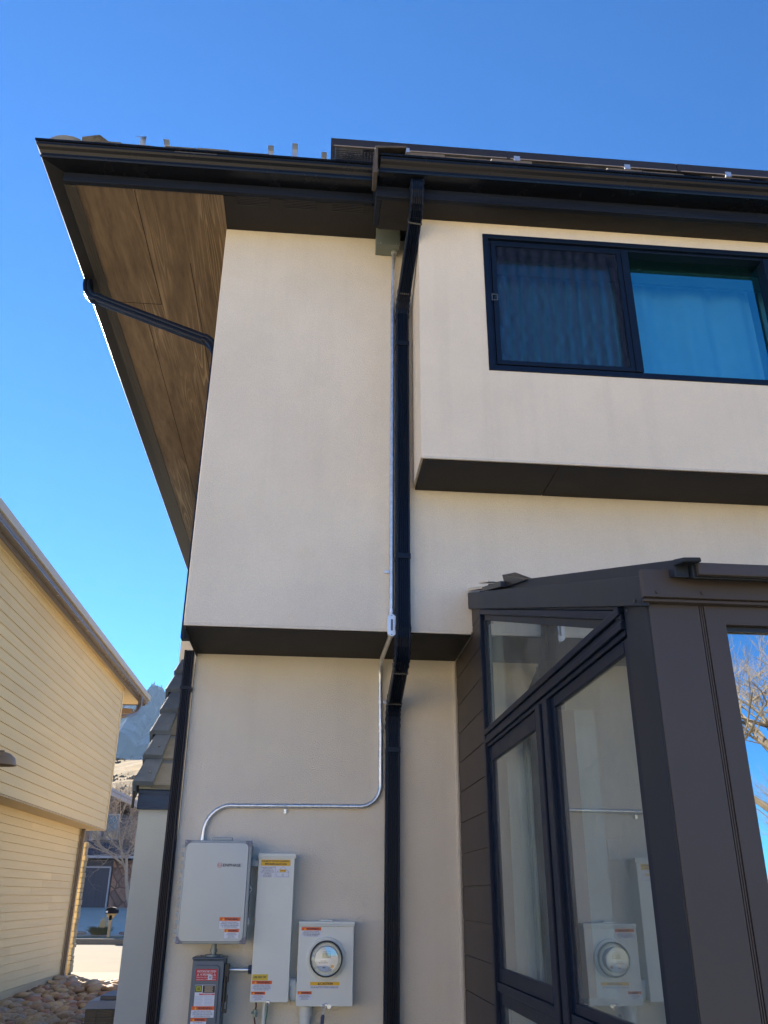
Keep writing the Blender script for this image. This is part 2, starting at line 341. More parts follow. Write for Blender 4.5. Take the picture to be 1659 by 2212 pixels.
# ---- golden hillside
mb = MB(); R_ = []
for j in range(34):
    y = 62+j*4.2; row = []
    for i in range(50):
        x = -95+i*3.2; t = (y-62)/138
        z = 2+31*(t**1.05)*(1+.0045*(x+30))-max(0, y-165)*.25
        z += 1.1*noise.noise(Vector((x*.05, y*.05, 1)))+.35*noise.noise(Vector((x*.3, y*.25, 3)))
        row.append((x, y, z))
    R_.append(row)
mb.loft(R_, closed=False); struct(mb.build('hillside', hillm, smooth=False))

mb = MB()
for k in range(1500):
    y = random.uniform(70, 196); x = random.uniform(-.235, -.15)*y; t = (y-62)/138
    z = 2+31*(t**1.05)*(1+.0045*(x+30))-max(0, y-165)*.25+1.1*noise.noise(Vector((x*.05, y*.05, 1)))+.35*noise.noise(Vector((x*.3, y*.25, 3)))
    if noise.noise(Vector((x*.12, y*.05, 8))) < .02: continue
    h = random.uniform(.1, .35); w_ = random.uniform(.15, .6)
    mb.add([(x-w_, y, z-.1), (x+w_, y+.2, z-.1), (x, y-w_*.6, z-.1), (x+random.uniform(-.2, .2), y, z+h)], [(0, 1, 3), (1, 2, 3), (2, 0, 3)])
o = mb.build('hill_brush', mat('dry_brush', (.16, .115, .065), .95, spec=.05, col2=(.09, .065, .04), nscale=.3)); o['kind'] = 'stuff'
# ---- mountain ridge with rock slabs
def mtn_mat():
    M = bpy.data.materials.new('forested_rock'); M.use_nodes = True; t = M.node_tree; N = t.nodes; L = t.links; p = N['Principled BSDF']
    tc = N.new('ShaderNodeTexCoord'); mp = N.new('ShaderNodeMapping'); mp.inputs['Scale'].default_value = (.016, .016, .0055); L.new(tc.outputs['Object'], mp.inputs[0])
    mp.inputs['Rotation'].default_value = (0, .35, 0)
    n = N.new('ShaderNodeTexNoise'); n.inputs['Scale'].default_value = 1.4; n.inputs['Detail'].default_value = 9; n.inputs['Distortion'].default_value = .6; n.inputs['Roughness'].default_value = .6; L.new(mp.outputs[0], n.inputs['Vector'])
    r = N.new('ShaderNodeValToRGB'); e = r.color_ramp.elements
    e[0].position = .50; e[0].color = (.012, .024, .034, 1); e[1].position = .60; e[1].color = (.11, .11, .13, 1); p.inputs['Specular IOR Level'].default_value = 0
    L.new(n.outputs['Fac'], r.inputs[0]); L.new(r.outputs[0], p.inputs['Base Color']); p.inputs['Roughness'].default_value = .95
    b = N.new('ShaderNodeBump'); b.inputs['Strength'].default_value = .6; b.inputs['Distance'].default_value = 8
    L.new(n.outputs['Fac'], b.inputs['Height']); L.new(b.outputs[0], p.inputs['Normal']); return M
mb = MB(); R_ = []
for j in range(40):
    y = 900+j*25; row = []
    for i in range(110):
        x = -700+i*9.5; t = min(1, (y-900)/620)
        H = 322+16*noise.noise(Vector((x*.03, 0, 9)))+9*noise.noise(Vector((x*.11, 0, 4)))+(.12*(x+289)) + (14 if -283 < x < -262 else 0) + (12 if -250 < x < -225 else 0)
        z = 20+(H-20)*(t**1.15)-max(0, y-1540)*.8 + (26*noise.noise(Vector((x*.012, y*.006, 2)))+11*noise.noise(Vector((x*.05, y*.03, 5))))*t*(1-t)*3
        row.append((x, y, z))
    R_.append(row)
mb.loft(R_, closed=False); struct(mb.build('mountain', mtn_mat()))
# conifers along the ridge: a far-off wood, one mass
mb = MB()
for k in range(420):
    x = random.uniform(-330, -180); y = random.uniform(1490, 1530)
    H = 322+16*noise.noise(Vector((x*.03, 0, 9)))+9*noise.noise(Vector((x*.11, 0, 4)))+(.12*(x+289)) + (14 if -283 < x < -262 else 0) + (12 if -250 < x < -225 else 0)
    if -284 < x < -224 and random.random() < .8: continue
    t = min(1, (y-900)/620); z = 20+(H-20)*(t**1.15)-4; h = random.uniform(5, 9); r = h*.25
    ring = [(x+r*math.cos(a*PI/3), y+r*math.sin(a*PI/3), z) for a in range(6)]
    mb.add(ring+[(x, y, z+h)], [(a, (a+1) % 6, 6) for a in range(6)])
o = mb.build('ridge_conifers', mat('conifer', (.04, .06, .05), .9)); o['kind'] = 'stuff'

HAZE = 1
if HAZE:
    mb = MB(); mb.box(-720, 420, -420, 1900, -3, 395); hz_m = bpy.data.materials.new('haze_air'); hz_m.use_nodes = True
    t = hz_m.node_tree; t.nodes.remove(t.nodes['Principled BSDF']); v = t.nodes.new('ShaderNodeVolumePrincipled'); v.inputs['Color'].default_value = (.38, .62, 1, 1); v.inputs['Density'].default_value = .00006; v.inputs['Anisotropy'].default_value = .3
    t.links.new(v.outputs[0], t.nodes['Material Output'].inputs['Volume']); hz = mb.build('haze', hz_m); hz['kind'] = 'stuff'
# ================================================================== MAIN HOUSE
W0, W1, W2 = 5.2, 4.62, 4.21
XL = -.722
house = thing('stucco_house', 'two-storey tan stucco house with dark soffits and bronze gutters', 'house', (.5, 6.2, 0))
# lower wall (front) and far volume
mb = MB()
mb.box(XL, 6, W0, W0+.25, -.3, 3.14)
lab(mb.build('wall', stucco, house, bevel=.006), 'lower stucco wall carrying the electrical boxes')
mb = MB(); mb.box(-.9+.178, -.722+.25, W0+.25, 14, -.3, 3.14); mb.build('wall', stucco, house)
# upper storey: left box then wall to the right
mb = MB()
mb.box(XL-.004, 6, W1, 14, 3.08, 5.96)
# box mass keeps its underside open for the board below
lab(mb.build('wall', stucco, house, bevel=.006), 'upper stucco wall overhanging the lower storey')
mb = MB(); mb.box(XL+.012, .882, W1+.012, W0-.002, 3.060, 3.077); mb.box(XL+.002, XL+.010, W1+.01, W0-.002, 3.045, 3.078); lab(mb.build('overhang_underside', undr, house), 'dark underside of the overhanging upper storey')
mb = MB(); mb.box(XL-.002, .884, W1-.004, W1+.006, 3.066, 3.081); mb.build('drip_edge', bead_m, house, bevel=.002)
mb = MB(); mb.box(.868, .884, W0-.012, W0-.001, -.2, 3.05); mb.build('corner_bead', bead_m, house, bevel=.003)
# bay
BX = .556; WX0, WX1, WZ0, WZ1 = .97, 4.8, 4.577, 5.626
mb = MB()
mb.box(BX, WX0, W2, W1-.002, 3.975, 5.74); mb.box(WX1, 6, W2, W1-.002, 3.975, 5.74)
mb.box(WX0+.0005, WX1-.0005, W2, W2+.14, 3.975, WZ0); mb.box(WX0+.0005, WX1-.0005, W2, W2+.14, WZ1, 5.74)
lab(mb.build('bay_wall', stucco_b, house), 'projecting stucco bay around the upstairs window')
mb = MB(); mb.box(BX+.012, 1.35, W2+.012, W1-.003, 3.958, 3.973); mb.box(1.353, 6, W2+.012, W1-.003, 3.957, 3.973)
lab(mb.build('bay_underside', undr, house, bevel=.003), 'dark board under the bay')
mb = MB(); mb.box(BX-.002, 6, W2-.004, W2+.008, 3.962, 3.977); mb.build('drip_edge', bead_m, house, bevel=.002)
# windows of the bay: frame > mullions, screen, panes, curtains
win = thing('bay_window', '', '', (0, 0, 0)); del win['label']; del win['category']; bpy.data.objects.remove(win)
yf = W2-.006
def frame_rect(mb, x0, x1, z0, z1, t, y0, y1, mi=0):
    mb.box(x0, x1, y0, y1, z1-t, z1, mi); mb.box(x0, x1, y0, y1, z0, z0+t, mi)
    mb.box(x0, x0+t, y0, y1, z0+t, z1-t, mi); mb.box(x1-t, x1, y0, y1, z0+t, z1-t, mi)
mb = MB(); frame_rect(mb, WX0, WX1, WZ0, WZ1, .035, yf, W2+.10)
frame_rect(mb, WX0+.035, WX1-.035, WZ0+.035, WZ1-.035, .018, yf+.02, W2+.09)
for mx_ in (1.905, 2.87, 3.82): mb.box(mx_-.024, mx_+.024, yf+.004, W2+.09, WZ0+.05, WZ1-.05)
wf = lab(mb.build('window', sash, house, bevel=.003), 'wide black framed upstairs sliding window')
mb = MB(); frame_rect(mb, WX0+.054, 1.881, WZ0+.054, WZ1-.054, .030, yf+.012, yf+.034); mb.build('screen_frame', sash, wf, bevel=.002); mb = MB(); frame_rect(mb, 2.895, 3.79, WZ0+.054, WZ1-.054, .030, yf+.012, yf+.034); mb.build('screen_frame', sash, wf, bevel=.002)
scr = bpy.data.materials.new('insect_screen'); scr.use_nodes = True
t = scr.node_tree; t.nodes.remove(t.nodes['Principled BSDF']); a = t.nodes.new('ShaderNodeBsdfTransparent'); b = t.nodes.new('ShaderNodeBsdfDiffuse'); b.inputs[0].default_value = (.03, .04, .075, 1)
mx = t.nodes.new('ShaderNodeMixShader'); mx.inputs[0].default_value = .30
tc = t.nodes.new('ShaderNodeTexCoord'); wv = t.nodes.new('ShaderNodeTexWave'); wv.bands_direction = 'X'; wv.inputs['Scale'].default_value = 4.2; wv.inputs['Distortion'].default_value = 2.2; wv.inputs['Detail'].default_value = 1.5; wv.inputs['Detail Scale'].default_value = 2.5
t.links.new(tc.outputs['Object'], wv.inputs['Vector']); mr_ = t.nodes.new('ShaderNodeMapRange'); mr_.inputs[3].default_value = .20; mr_.inputs[4].default_value = .44
t.links.new(wv.outputs['Fac'], mr_.inputs[0]); t.links.new(mr_.outputs[0], mx.inputs[0])  # wave bands put the screen's moire with its reflection into the opacity
t.links.new(a.outputs[0], mx.inputs[1]); t.links.new(b.outputs[0], mx.inputs[2]); t.links.new(mx.outputs[0], t.nodes['Material Output'].inputs[0])
mb = MB(); mb.box(WX0+.083, 1.852, yf+.022, yf+.0235, WZ0+.083, WZ1-.083); mb.build('insect_screen', scr, wf)
for x0, x1 in ((WX0+.04, 1.883), (1.93, 2.846), (2.895, 3.797), (3.845, WX1-.04)):
    mb = MB(); mb.add([(x0, yf+.088, WZ0+.04), (x1, yf+.088, WZ0+.04), (x1, yf+.088, WZ1-.04), (x0, yf+.088, WZ1-.04)], [(0, 1, 2, 3)]); mb.build('pane', gl_up, wf)
# room behind, with curtain and a dark band painted for the eave's reflection
mb = MB()
mb.box(.7, 5.9, 6.9, 7.0, 4.2, 5.75); mb.box(.7, 5.9, W2+.15, 7, 4.19, 4.2); mb.box(.7, 5.9, W2+.15, 7, 5.745, 5.75); mb.box(.7, .71, W2+.15, 7, 4.2, 5.74); mb.box(5.89, 5.9, W2+.15, 7, 4.2, 5.74)
mb.build('room_interior', room, wf)
mb = MB(); mb.box(WX0+.04, WX1-.04, W2+.115, W2+.135, WZ1-.22, WZ1-.11); mb.build('eave_reflection_band', eave_refl, wf)
def curtain(name, x0, x1, z0, z1, y, amp, wl, m_, parent, axis=0, dens=400):
    n = int((x1-x0)*dens/3)+8; ring = []
    for i in range(n+1):
        u = x0+(x1-x0)*i/n; w_ = amp*(math.sin(2*PI*u/wl+.6*math.sin(u*7))+.4*math.sin(2*PI*u/wl*2.3+1))
        ring.append((u, y+w_) if axis == 0 else (y+w_, u))
    mb = MB(); mb.loft([[(p[0], p[1], z0) for p in ring], [(p[0], p[1], (z0+z1)/2) for p in ring], [(p[0], p[1], z1) for p in ring]], closed=False)
    return mb.build(name, m_, parent, smooth=True)
curtain('curtain', WX0+.05, 1.90, WZ0+.0, WZ1-.02, W2+.22, .012, .09, curtw, wf)
curtain('curtain', 1.96, 2.86, WZ0+.0, WZ1-.02, W2+.24, .022, .31, curtw, wf)
curtain('curtain', 2.9, WX1-.05, WZ0+.0, WZ1-.02, W2+.24, .02, .27, curtw, wf)
mb = MB(); frame_rect(mb, 1.01, 1.05, 5.10, 5.15, .006, yf+.006, yf+.012); mb.build('screen_tab', mat('tab_grey', (.07, .09, .12), .5), wf)

# ---- left eave (fascia Y 4.27, soffit z 5.9) and side eave (fascia X -1.74)
FY, FX, SZ = 4.27, -1.742, 5.9
mb = MB()
mb.box(FX+.03, XL+.32, FY+.04, 14, SZ, SZ+.02); 
soff = lab(mb.build('soffit', soffm, house), 'brown wood-grain soffit under the side eave')
mb = MB(); mb.box(-1.30, -1.296, FY+.05, 5.495, SZ-.002, SZ); mb.box(-1.70, -1.296, 5.497, 5.501, SZ-.002, SZ)
mb.box(-1.02, -1.016, 5.0, 14, SZ-.002, SZ); mb.box(-1.44, -1.436, 5.501, 14, SZ-.002, SZ); mb.build('board_joint', mat('joint_dark', (.03, .02, .012), .9), soff)
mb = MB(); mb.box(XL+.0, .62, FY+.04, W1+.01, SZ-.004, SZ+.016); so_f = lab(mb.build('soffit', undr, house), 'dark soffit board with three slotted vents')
for vx in (-.636, -.326, -.008):
    mb = MB()
    for k in range(6): mb.box(vx, vx+.213, 4.30+k*.0145, 4.308+k*.0145, SZ-.0085, SZ-.0045)
    mb.build('soffit_vent', blk, so_f)
mb = MB(); mb.box(FX, .262, FY, FY+.036, SZ-.006, SZ+.17); lab(mb.build('fascia', fasc, house, bevel=.003), 'textured dark fascia board under the left gutter')
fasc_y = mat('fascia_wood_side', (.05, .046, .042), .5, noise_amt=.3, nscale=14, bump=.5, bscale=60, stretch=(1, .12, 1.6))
mb = MB(); mb.box(FX, FX+.036, FY+.038, 14, SZ-.006, SZ+.17); mb.box(FX+.037, FX+.075, FY+.04, 14, SZ-.012, SZ-.001); lab(mb.build('fascia', fasc_y, house, bevel=.003), 'side fascia board running back along the eave')
# K-style gutter profile: (outward, height)
def gut_loop(t=.0035):
    outer = [(0, .115), (0, 0), (.118, 0), (.122, .012), (.116, .022), (.118, .034), (.128, .052), (.141, .066), (.148, .078), (.150, .090), (.144, .094), (.146, .100), (.158, .102), (.158, .116)]
    inner = [(q[0]-t if q[0] > .05 else q[0]+t, q[1]+t if q[1] < .1 else q[1]) for q in outer]
    inner[1] = (t, t); inner[2] = (.118-t, t); inner[0] = (t, .115)
    return outer+inner[::-1]
GL = gut_loop()
g1 = []
mb = MB(); z0 = SZ+.062
rr = lambda e, f: [[f(q) for q in GL] for f in e]
mb.loft([[(FX-q[0], FY-q[0], z0+q[1]) for q in GL], [(.255, FY-q[0], z0+q[1]) for q in GL]])
gL = lab(mb.build('gutter', gut, house), 'dark bronze gutter along the left front eave')
GS = [(0, .115), (0, 0), (.112, 0), (.116, .022), (.152, .096), (.158, .102), (.158, .116), (.154, .116), (.148, .098), (.112, .026), (.108, .004), (.004, .004), (.004, .115)]
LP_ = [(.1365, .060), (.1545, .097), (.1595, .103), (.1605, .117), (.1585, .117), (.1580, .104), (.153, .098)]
mb = MB(); mb.loft([[(FX-q[0]-.001, FY-q[0]+.01, z0+q[1]) for q in LP_], [(FX-q[0]-.001, 14, z0+q[1]) for q in LP_]]); side_glint = mb
mb = MB(); mb.loft([[(FX-q[0]-.0005, FY-q[0]-.0005, z0+q[1]) for q in GS], [(FX-q[0], 14, z0+q[1]) for q in GS]])
gsd = lab(mb.build('gutter', gut_side, house), 'side gutter with a sun glint painted white along its outer lip'); side_glint.build('gutter_lip', sun_glint, gsd)  # this gutter_lip is only the strip for the painted sun glint
# right eave
RY, RZ = 4.03, 5.715
mb = MB(); mb.box(.268, 6, RY, RY+.036, RZ-.004, RZ+.17); mb.box(.268, .300, RY+.038, FY+.03, RZ-.004, RZ+.17); lab(mb.build('fascia', fasc, house, bevel=.003), 'textured dark fascia board over the bay')
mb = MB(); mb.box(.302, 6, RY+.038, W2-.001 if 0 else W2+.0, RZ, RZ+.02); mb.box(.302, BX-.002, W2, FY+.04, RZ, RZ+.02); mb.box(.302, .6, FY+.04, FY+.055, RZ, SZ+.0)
lab(mb.build('soffit', undr, house), 'narrow dark soffit above the upstairs window')
z1 = RZ+.077
mb = MB(); mb.loft([[(.285, RY-q[0], z1+q[1]) for q in GL], [(6, RY-q[0], z1+q[1]) for q in GL]])
mb.prism([(RY-q[0], z1+q[1]) for q in [(0, .115), (0, 0), (.118, 0), (.122, .012), (.116, .022), (.118, .034), (.128, .052), (.141, .066), (.150, .090), (.146, .100), (.158, .102), (.158, .116)]], 0, .2815, .2848)
lab(mb.build('gutter', gut, house), 'dark bronze gutter over the bay with a closed end')
# bent flashing at the step between the two eaves
mb = MB(); mb.hexa([(.236, 3.86, z1-.06), (.262, 3.85, z1-.07), (.268, 4.06, z1-.02), (.24, 4.06, z1-.02), (.244, 3.85, z1+.135), (.262, 3.85, z1+.135), (.264, 4.1, z1+.2), (.244, 4.1, z1+.2)])
mb.hexa([(.244, 3.846, z1+.128), (.44, 3.85, z1+.150), (.44, 4.1, z1+.25), (.244, 4.1, z1+.21), (.244, 3.846, z1+.148), (.44, 3.85, z1+.168), (.44, 4.1, z1+.27), (.244, 4.1, z1+.23)])
lab(mb.build('step_flashing', mat('weathered_tile', (.10, .085, .075), .8, noise_amt=.3, nscale=12, bump=.4, bscale=30), house, bevel=.006), 'weathered tile bent over the step between the gutters')

# ---- roofs
RP = .60
mb = MB()
mb.add([(FX-.05, FY-.05, SZ+.165), (8, FY-.05, SZ+.165), (8, 10.5, SZ+.165+RP*6.28), (FX-.05+6.28, 10.5, SZ+.165+RP*6.28), (FX-.05, 18, SZ+.165), (FX-.05+6.28, 13, SZ+.165+RP*6.28)], [(0, 1, 2, 3), (0, 3, 5, 4)])
mb.add([(FX-.05, FY-.05, SZ+.10), (8, FY-.05, SZ+.10), (8, 10.5, SZ+.10+RP*6.28), (FX-.05+6.28, 10.5, SZ+.10+RP*6.28), (FX-.05, 18, SZ+.10), (FX-.05+6.28, 13, SZ+.10+RP*6.28)], [(0, 1, 2, 3), (0, 3, 5, 4)])
def tile_course(mb, xa, xb, y, zf, k, lift=0.0):
    jit = .012 if k == 1 else .004
    x = xa
    while x < xb:
        w_ = random.uniform(.19, .30); x2 = min(x+w_, xb); h = random.uniform(.024, .034); d = random.uniform(-.012, .012); s_ = random.uniform(-jit, jit*1.6)+lift
        z = zf+s_
        mb.hexa([(x+.003, y+d, z), (x2-.003, y+d, z+random.uniform(-.003, .003)), (x2-.003, y+.36, z+RP*.36), (x+.003, y+.36, z+RP*.36),
                 (x+.003, y+d, z+h), (x2-.003, y+d, z+h), (x2-.003, y+.36, z+RP*.36+h*.4), (x+.003, y+.36, z+RP*.36+h*.4)], k)
        x = x2
for c in range(16):
    tile_course(mb, FX-.05+c*.3, -.05 if c < 1 else 7.8, FY-.135+c*.3, SZ+.148+c*.3*RP, 0)
tile_course(mb, FX-.05, .24, FY-.14, SZ+.172, 1)
tile_course(mb, FX-.02, -.9, FY-.11, SZ+.196, 1)
# right eave starter tiles
tile_course(mb, .44, 6, RY-.125, z1+.128, 2); tile_course(mb, .3, 6, RY+.1, z1+.118+.23*RP, 0)
# hip caps climbing from the corner
for k in range(10):
    t0 = k*.26; z = SZ+.176+t0*RP+.012; cx, cy = FX-.055+t0, FY-.055+t0
    w_ = .12; h_ = .05+.012*(k % 2)
    def cp(s, dz, wd): return [(cx+s+wd*.7, cy+s-wd*.7, z+s*RP+dz-.05), (cx+s, cy+s, z+s*RP+dz), (cx+s-wd*.7, cy+s+wd*.7, z+s*RP+dz-.05)]
    a = cp(0, h_, w_); b = cp(.34, h_-.04, w_*.9); a2 = cp(0, h_-.03, w_); b2 = cp(.34, h_-.07, w_*.9)
    mb.add(a+b+a2+b2, [(0, 1, 4, 3), (1, 2, 5, 4), (6, 9, 10, 7), (7, 10, 11, 8), (0, 6, 7, 1), (1, 7, 8, 2), (3, 4, 10, 9), (4, 5, 11, 10), (0, 3, 9, 6), (2, 8, 11, 5)], 1)
mb.hexa([(-1.66, 4.25, 6.17), (-1.42, 4.22, 6.15), (-1.36, 4.5, 6.31), (-1.60, 4.55, 6.36), (-1.67, 4.25, 6.262), (-1.55, 4.22, 6.26), (-1.36, 4.5, 6.33), (-1.60, 4.55, 6.40)], 1)
lab(mb.build('roof', [shak, shak2, mat('brown_roof_tile', (.17, .14, .11), .9, col2=(.10, .08, .065), nscale=9, bump=.6, bscale=40)], house), 'weathered shake roof with mossy hip caps')
# pale roof-corner cap
mb = MB()
ring = lambda s, o_: [(FX-.06+s+.10*math.cos(a), FY-.06+s*0+.10*math.sin(a)*.5, o_) for a in [i*PI/6 for i in range(12)]]
mb.loft([ring(.02, SZ+.18), ring(.03, SZ+.25), ring(.06, SZ+.27)]); mb.build('corner_cap', mat('pale_cap', (.22, .215, .19), .6), house, smooth=True)

# ---- garage wing
gy = 7.0; GX = -1.283
mb = MB(); mb.box(GX, XL+.0, gy, 14, -.3, 2.5); mb.box(-1.325, -.9, 8.46, 14, 2.6, 5.95); 
lab(mb.build('wall', [garage_m], house, bevel=.006), 'grey-painted wall of the garage wing')
mb = MB(); mb.box(-1.33, XL-.004, 8.44, 8.457, 2.6, 5.9); mb.build('wall', stucco, house)
mb = MB(); mb.box(GX-.012, XL, gy-.035, gy-.003, 2.305, 2.446); mb.box(GX-.012, XL, gy-.055, gy-.003, 2.449, 2.50, 1)
lab(mb.build('fascia', [mat('navy_fascia', (.006, .032, .095), .6, noise_amt=.4, nscale=10, bump=.6, bscale=30, stretch=(.3, 1, 3)), mat('grey_fascia', (.17, .19, .18), .6, noise_amt=.1)], house, bevel=.003), 'rough dark blue fascia board of the garage wing')
gs = .885
mb = MB()
mb.hexa([(GX, gy-.02, 2.46), (XL, gy-.02, 2.46), (XL, 8.45, 2.46+gs*1.47), (GX, 8.45, 2.46+gs*1.47), (GX, gy-.02, 2.50), (XL, gy-.02, 2.50), (XL, 8.45, 2.50+gs*1.47), (GX, 8.45, 2.50+gs*1.47)])
st = .268
nv = Vector((0, -gs, 1)).normalized()
def slopept(x, s, lift):   # s = horizontal run from the eave
    return (x, gy-.05+s+nv.y*lift, 2.475+(s-.03)*gs+nv.z*lift)
for c in range(6):
    s0 = c*st; s1 = s0+st+.06
    # field tiles, staggered, thick butts
    xc = GX+.08; first = True
    while xc < XL-.001:
        x2 = min(xc+random.choice([.17, .22, .30]), XL) if c in (1,) or random.random() < .4 else XL
        l0, l1 = .028, .004
        mb.hexa([slopept(xc+.003, s0, .004), slopept(x2-.003, s0, .004), slopept(x2-.003, s1, -.02), slopept(xc+.003, s1, -.02), slopept(xc+.003, s0, .042), slopept(x2-.003, s0, .042), slopept(x2-.003, s1, .010), slopept(xc+.003, s1, .010)], 1)
        xc = x2
    # rake cap tile: a top slab folded down over the edge
    j = random.uniform(-.01, .01); s0 -= .022
    xa, xb = GX-.045+j, GX+.10+j*.6
    mb.hexa([slopept(xa-.010, s0, .052), slopept(xb, s0+.004, .048), slopept(xb+.004, s1, .006), slopept(xa+.024, s1, .006), slopept(xa+.002, s0, .094), slopept(xb, s0+.004, .088), slopept(xb+.004, s1, .036), slopept(xa+.028, s1, .036)], 0)
    mb.hexa([slopept(xa-.014, s0, -.060), slopept(xa+.012, s0, -.060), slopept(xa+.036, s1, -.06), slopept(xa+.022, s1, -.06), slopept(xa-.012, s0, .080), slopept(xa+.012, s0, .086), slopept(xa+.036, s1, .030), slopept(xa+.022, s1, .030)], 0)
    mb.tube([slopept(GX+.055, s0+.10, .055), slopept(GX+.055, s0+.10, .090)], .005, 8, 1)
gr = lab(mb.build('roof', [mat('rake_tile', (.095, .125, .17), .75, spec=.3, col2=(.065, .088, .125), nscale=5, bump=.2, bscale=60), mat('field_tile', (.17, .175, .165), .75, spec=.3, col2=(.115, .12, .115), nscale=4, bump=.25, bscale=60), alu], house, bevel=.004), 'steep garage-wing roof of thick shingles with folded rake tiles')
mb = MB(); mb.box(GX-.046, GX-.03, gy-.075, gy-.05, 2.31, 2.47); mb.build('rake_end', undr, house)

# ---- downspouts
def ds_profile(wd, dp, nr=4):
    h = wd/2; d = dp/2; p = []
    pts = [(-h, -d+.008), (-h+.006, -d)]
    n = nr; span = wd-.024
    for k in range(n):
        c = -h+.012+span*(k+.5)/n; q = span/n
        pts += [(c-q*.38, -d), (c-q*.16, -d+.010), (c+q*.16, -d+.010), (c+q*.38, -d)]
    pts += [(h-.006, -d), (h, -d+.008), (h, -d*.3), (h-.005, 0), (h, d*.3), (h, d-.008), (h-.006, d), (-h+.006, d), (-h, d-.008), (-h, d*.3), (-h+.005, 0), (-h, -d*.3)]
    return pts
def flip(pr): return [(a, -b) for a, b in pr][::-1]
DP = ds_profile(.083, .066, 5); DPf = flip(DP)
def arc(pts, n=7):
    """quadratic bend through three points"""
    a, b, c = map(Vector, pts); return [a*(1-t)**2+b*2*t*(1-t)+c*t*t for t in [i/(n-1) for i in range(n)]]
dso = thing('downspout', 'black ribbed downspout zigzagging from the bay gutter down both storeys', 'downspout', (.49, W0-.04, 0))
# top elbow, sloping offset, lower elbow
e1 = arc([(.516, 3.972, z1-.002), (.520, 3.985, z1-.15), (.521, 4.10, 5.62)], 13)
mb = MB(); mb.sweep(DPf, e1, scales=[1.09 if k % 2 else 1.0 for k in range(13)]); mb.build('elbow', down, dso)
mb = MB(); mb.sweep(DPf, [(.521, 4.095, 5.625), (.492, 4.52, 5.345)]); mb.build('offset_pipe', down, dso)
e2 = arc([(.494, 4.49, 5.365), (.487, 4.585, 5.30), (.486, 4.578, 5.17)], 11)
mb = MB(); mb.sweep(DPf, e2, scales=[1.09 if k % 2 else 1.0 for k in range(11)]); mb.build('elbow', down, dso)
mb = MB(); mb.sweep(DPf, [(.486, 4.578, 5.20), (.489, 4.578, 3.02)]); mb.build('pipe', down, dso)
e3 = arc([(.489, 4.578, 3.10), (.489, 4.575, 2.93), (.491, 4.70, 2.90)], 13)
mb = MB(); mb.sweep(DPf, e3, scales=[1.09 if k % 2 else 1.0 for k in range(13)]); mb.build('elbow', down, dso)
mb = MB(); mb.sweep(DPf, [(.491, 4.68, 2.905), (.492, 5.10, 2.775)]); mb.build('offset_pipe', down, dso)
e4 = arc([(.492, 5.06, 2.79), (.490, 5.165, 2.755), (.489, 5.157, 2.62)], 13)
mb = MB(); mb.sweep(DPf, e4, scales=[1.09 if k % 2 else 1.0 for k in range(13)]); mb.build('elbow', down, dso)
mb = MB(); mb.sweep(DPf, [(.489, 5.157, 2.66), (.486, 5.157, .05)]); mb.build('pipe', down, dso)
for (x, y, z) in ((.486, 4.578, 4.98), (.4885, 4.578, 3.50), (.489, 5.157, 2.50), (.487, 5.157, 1.0)):
    mb = MB(); mb.box(x-.0435, x+.0435, y-.0375, y+.035, z-.016, z+.016); mb.build('strap', down, dso, bevel=.002)

for (p0_, p1_) in (((.521, 4.12, 5.609), (.520, 4.128, 5.604)), ((.4935, 4.50, 5.358), (.493, 4.508, 5.353)), ((.491, 4.735, 2.888), (.491, 4.743, 2.885)), ((.492, 5.07, 2.785), (.492, 5.078, 2.782))):
    mb = MB(); mb.sweep([(q[0]*1.06, q[1]*1.08) for q in [(-.0415, -.033), (-.0415, .033), (.0415, .033), (.0415, -.033)]], [p0_, p1_]); mb.build('joint_ring', mat('worn_joint', (.10, .10, .10), .4), dso)
dsl = thing('downspout', 'black downspout crossing under the side eave from the side gutter', 'downspout', (-.83, 5.1, 3.2))
pr = ds_profile(.075, .06, 4)
mb = MB(); p_ = arc([(-1.83, 5.36, 5.965), (-1.84, 5.36, 5.80), (-1.70, 5.31, 5.765)], 9)
mb.sweep(pr, p_, xaxis=Vector((.05, 1, 0)), scales=[1.04 if k % 2 else 1 for k in range(9)]); mb.build('elbow', down, dsl)
mb = MB(); mb.sweep(pr, [(-1.715, 5.315, 5.768), (-.85, 5.04, 5.262)], xaxis=Vector((.3, 1, 0))); mb.build('offset_pipe', down, dsl)
mb = MB(); mb.sweep(pr, arc([(-.86, 5.04, 5.27), (-.77, 5.03, 5.22), (-.765, 5.03, 5.1)], 7)+[Vector((-.765, 5.03, 3.1))], xaxis=Vector((0, 1, 0))); mb.build('pipe', down, dsl)
dsc = thing('downspout', 'straight black downspout at the lower left corner beside the grey garage wall', 'downspout', (-.755, 5.19, 0))
mb = MB(); mb.sweep(flip(ds_profile(.06, .075, 4)), [(-.757, 5.19, 3.07), (-.752, 5.19, 0)]); mb.build('pipe', down, dsc)
mb = MB(); mb.box(-.79, XL-.001, 5.15, 5.232, 2.83, 2.85); mb.build('strap', down, dsc)

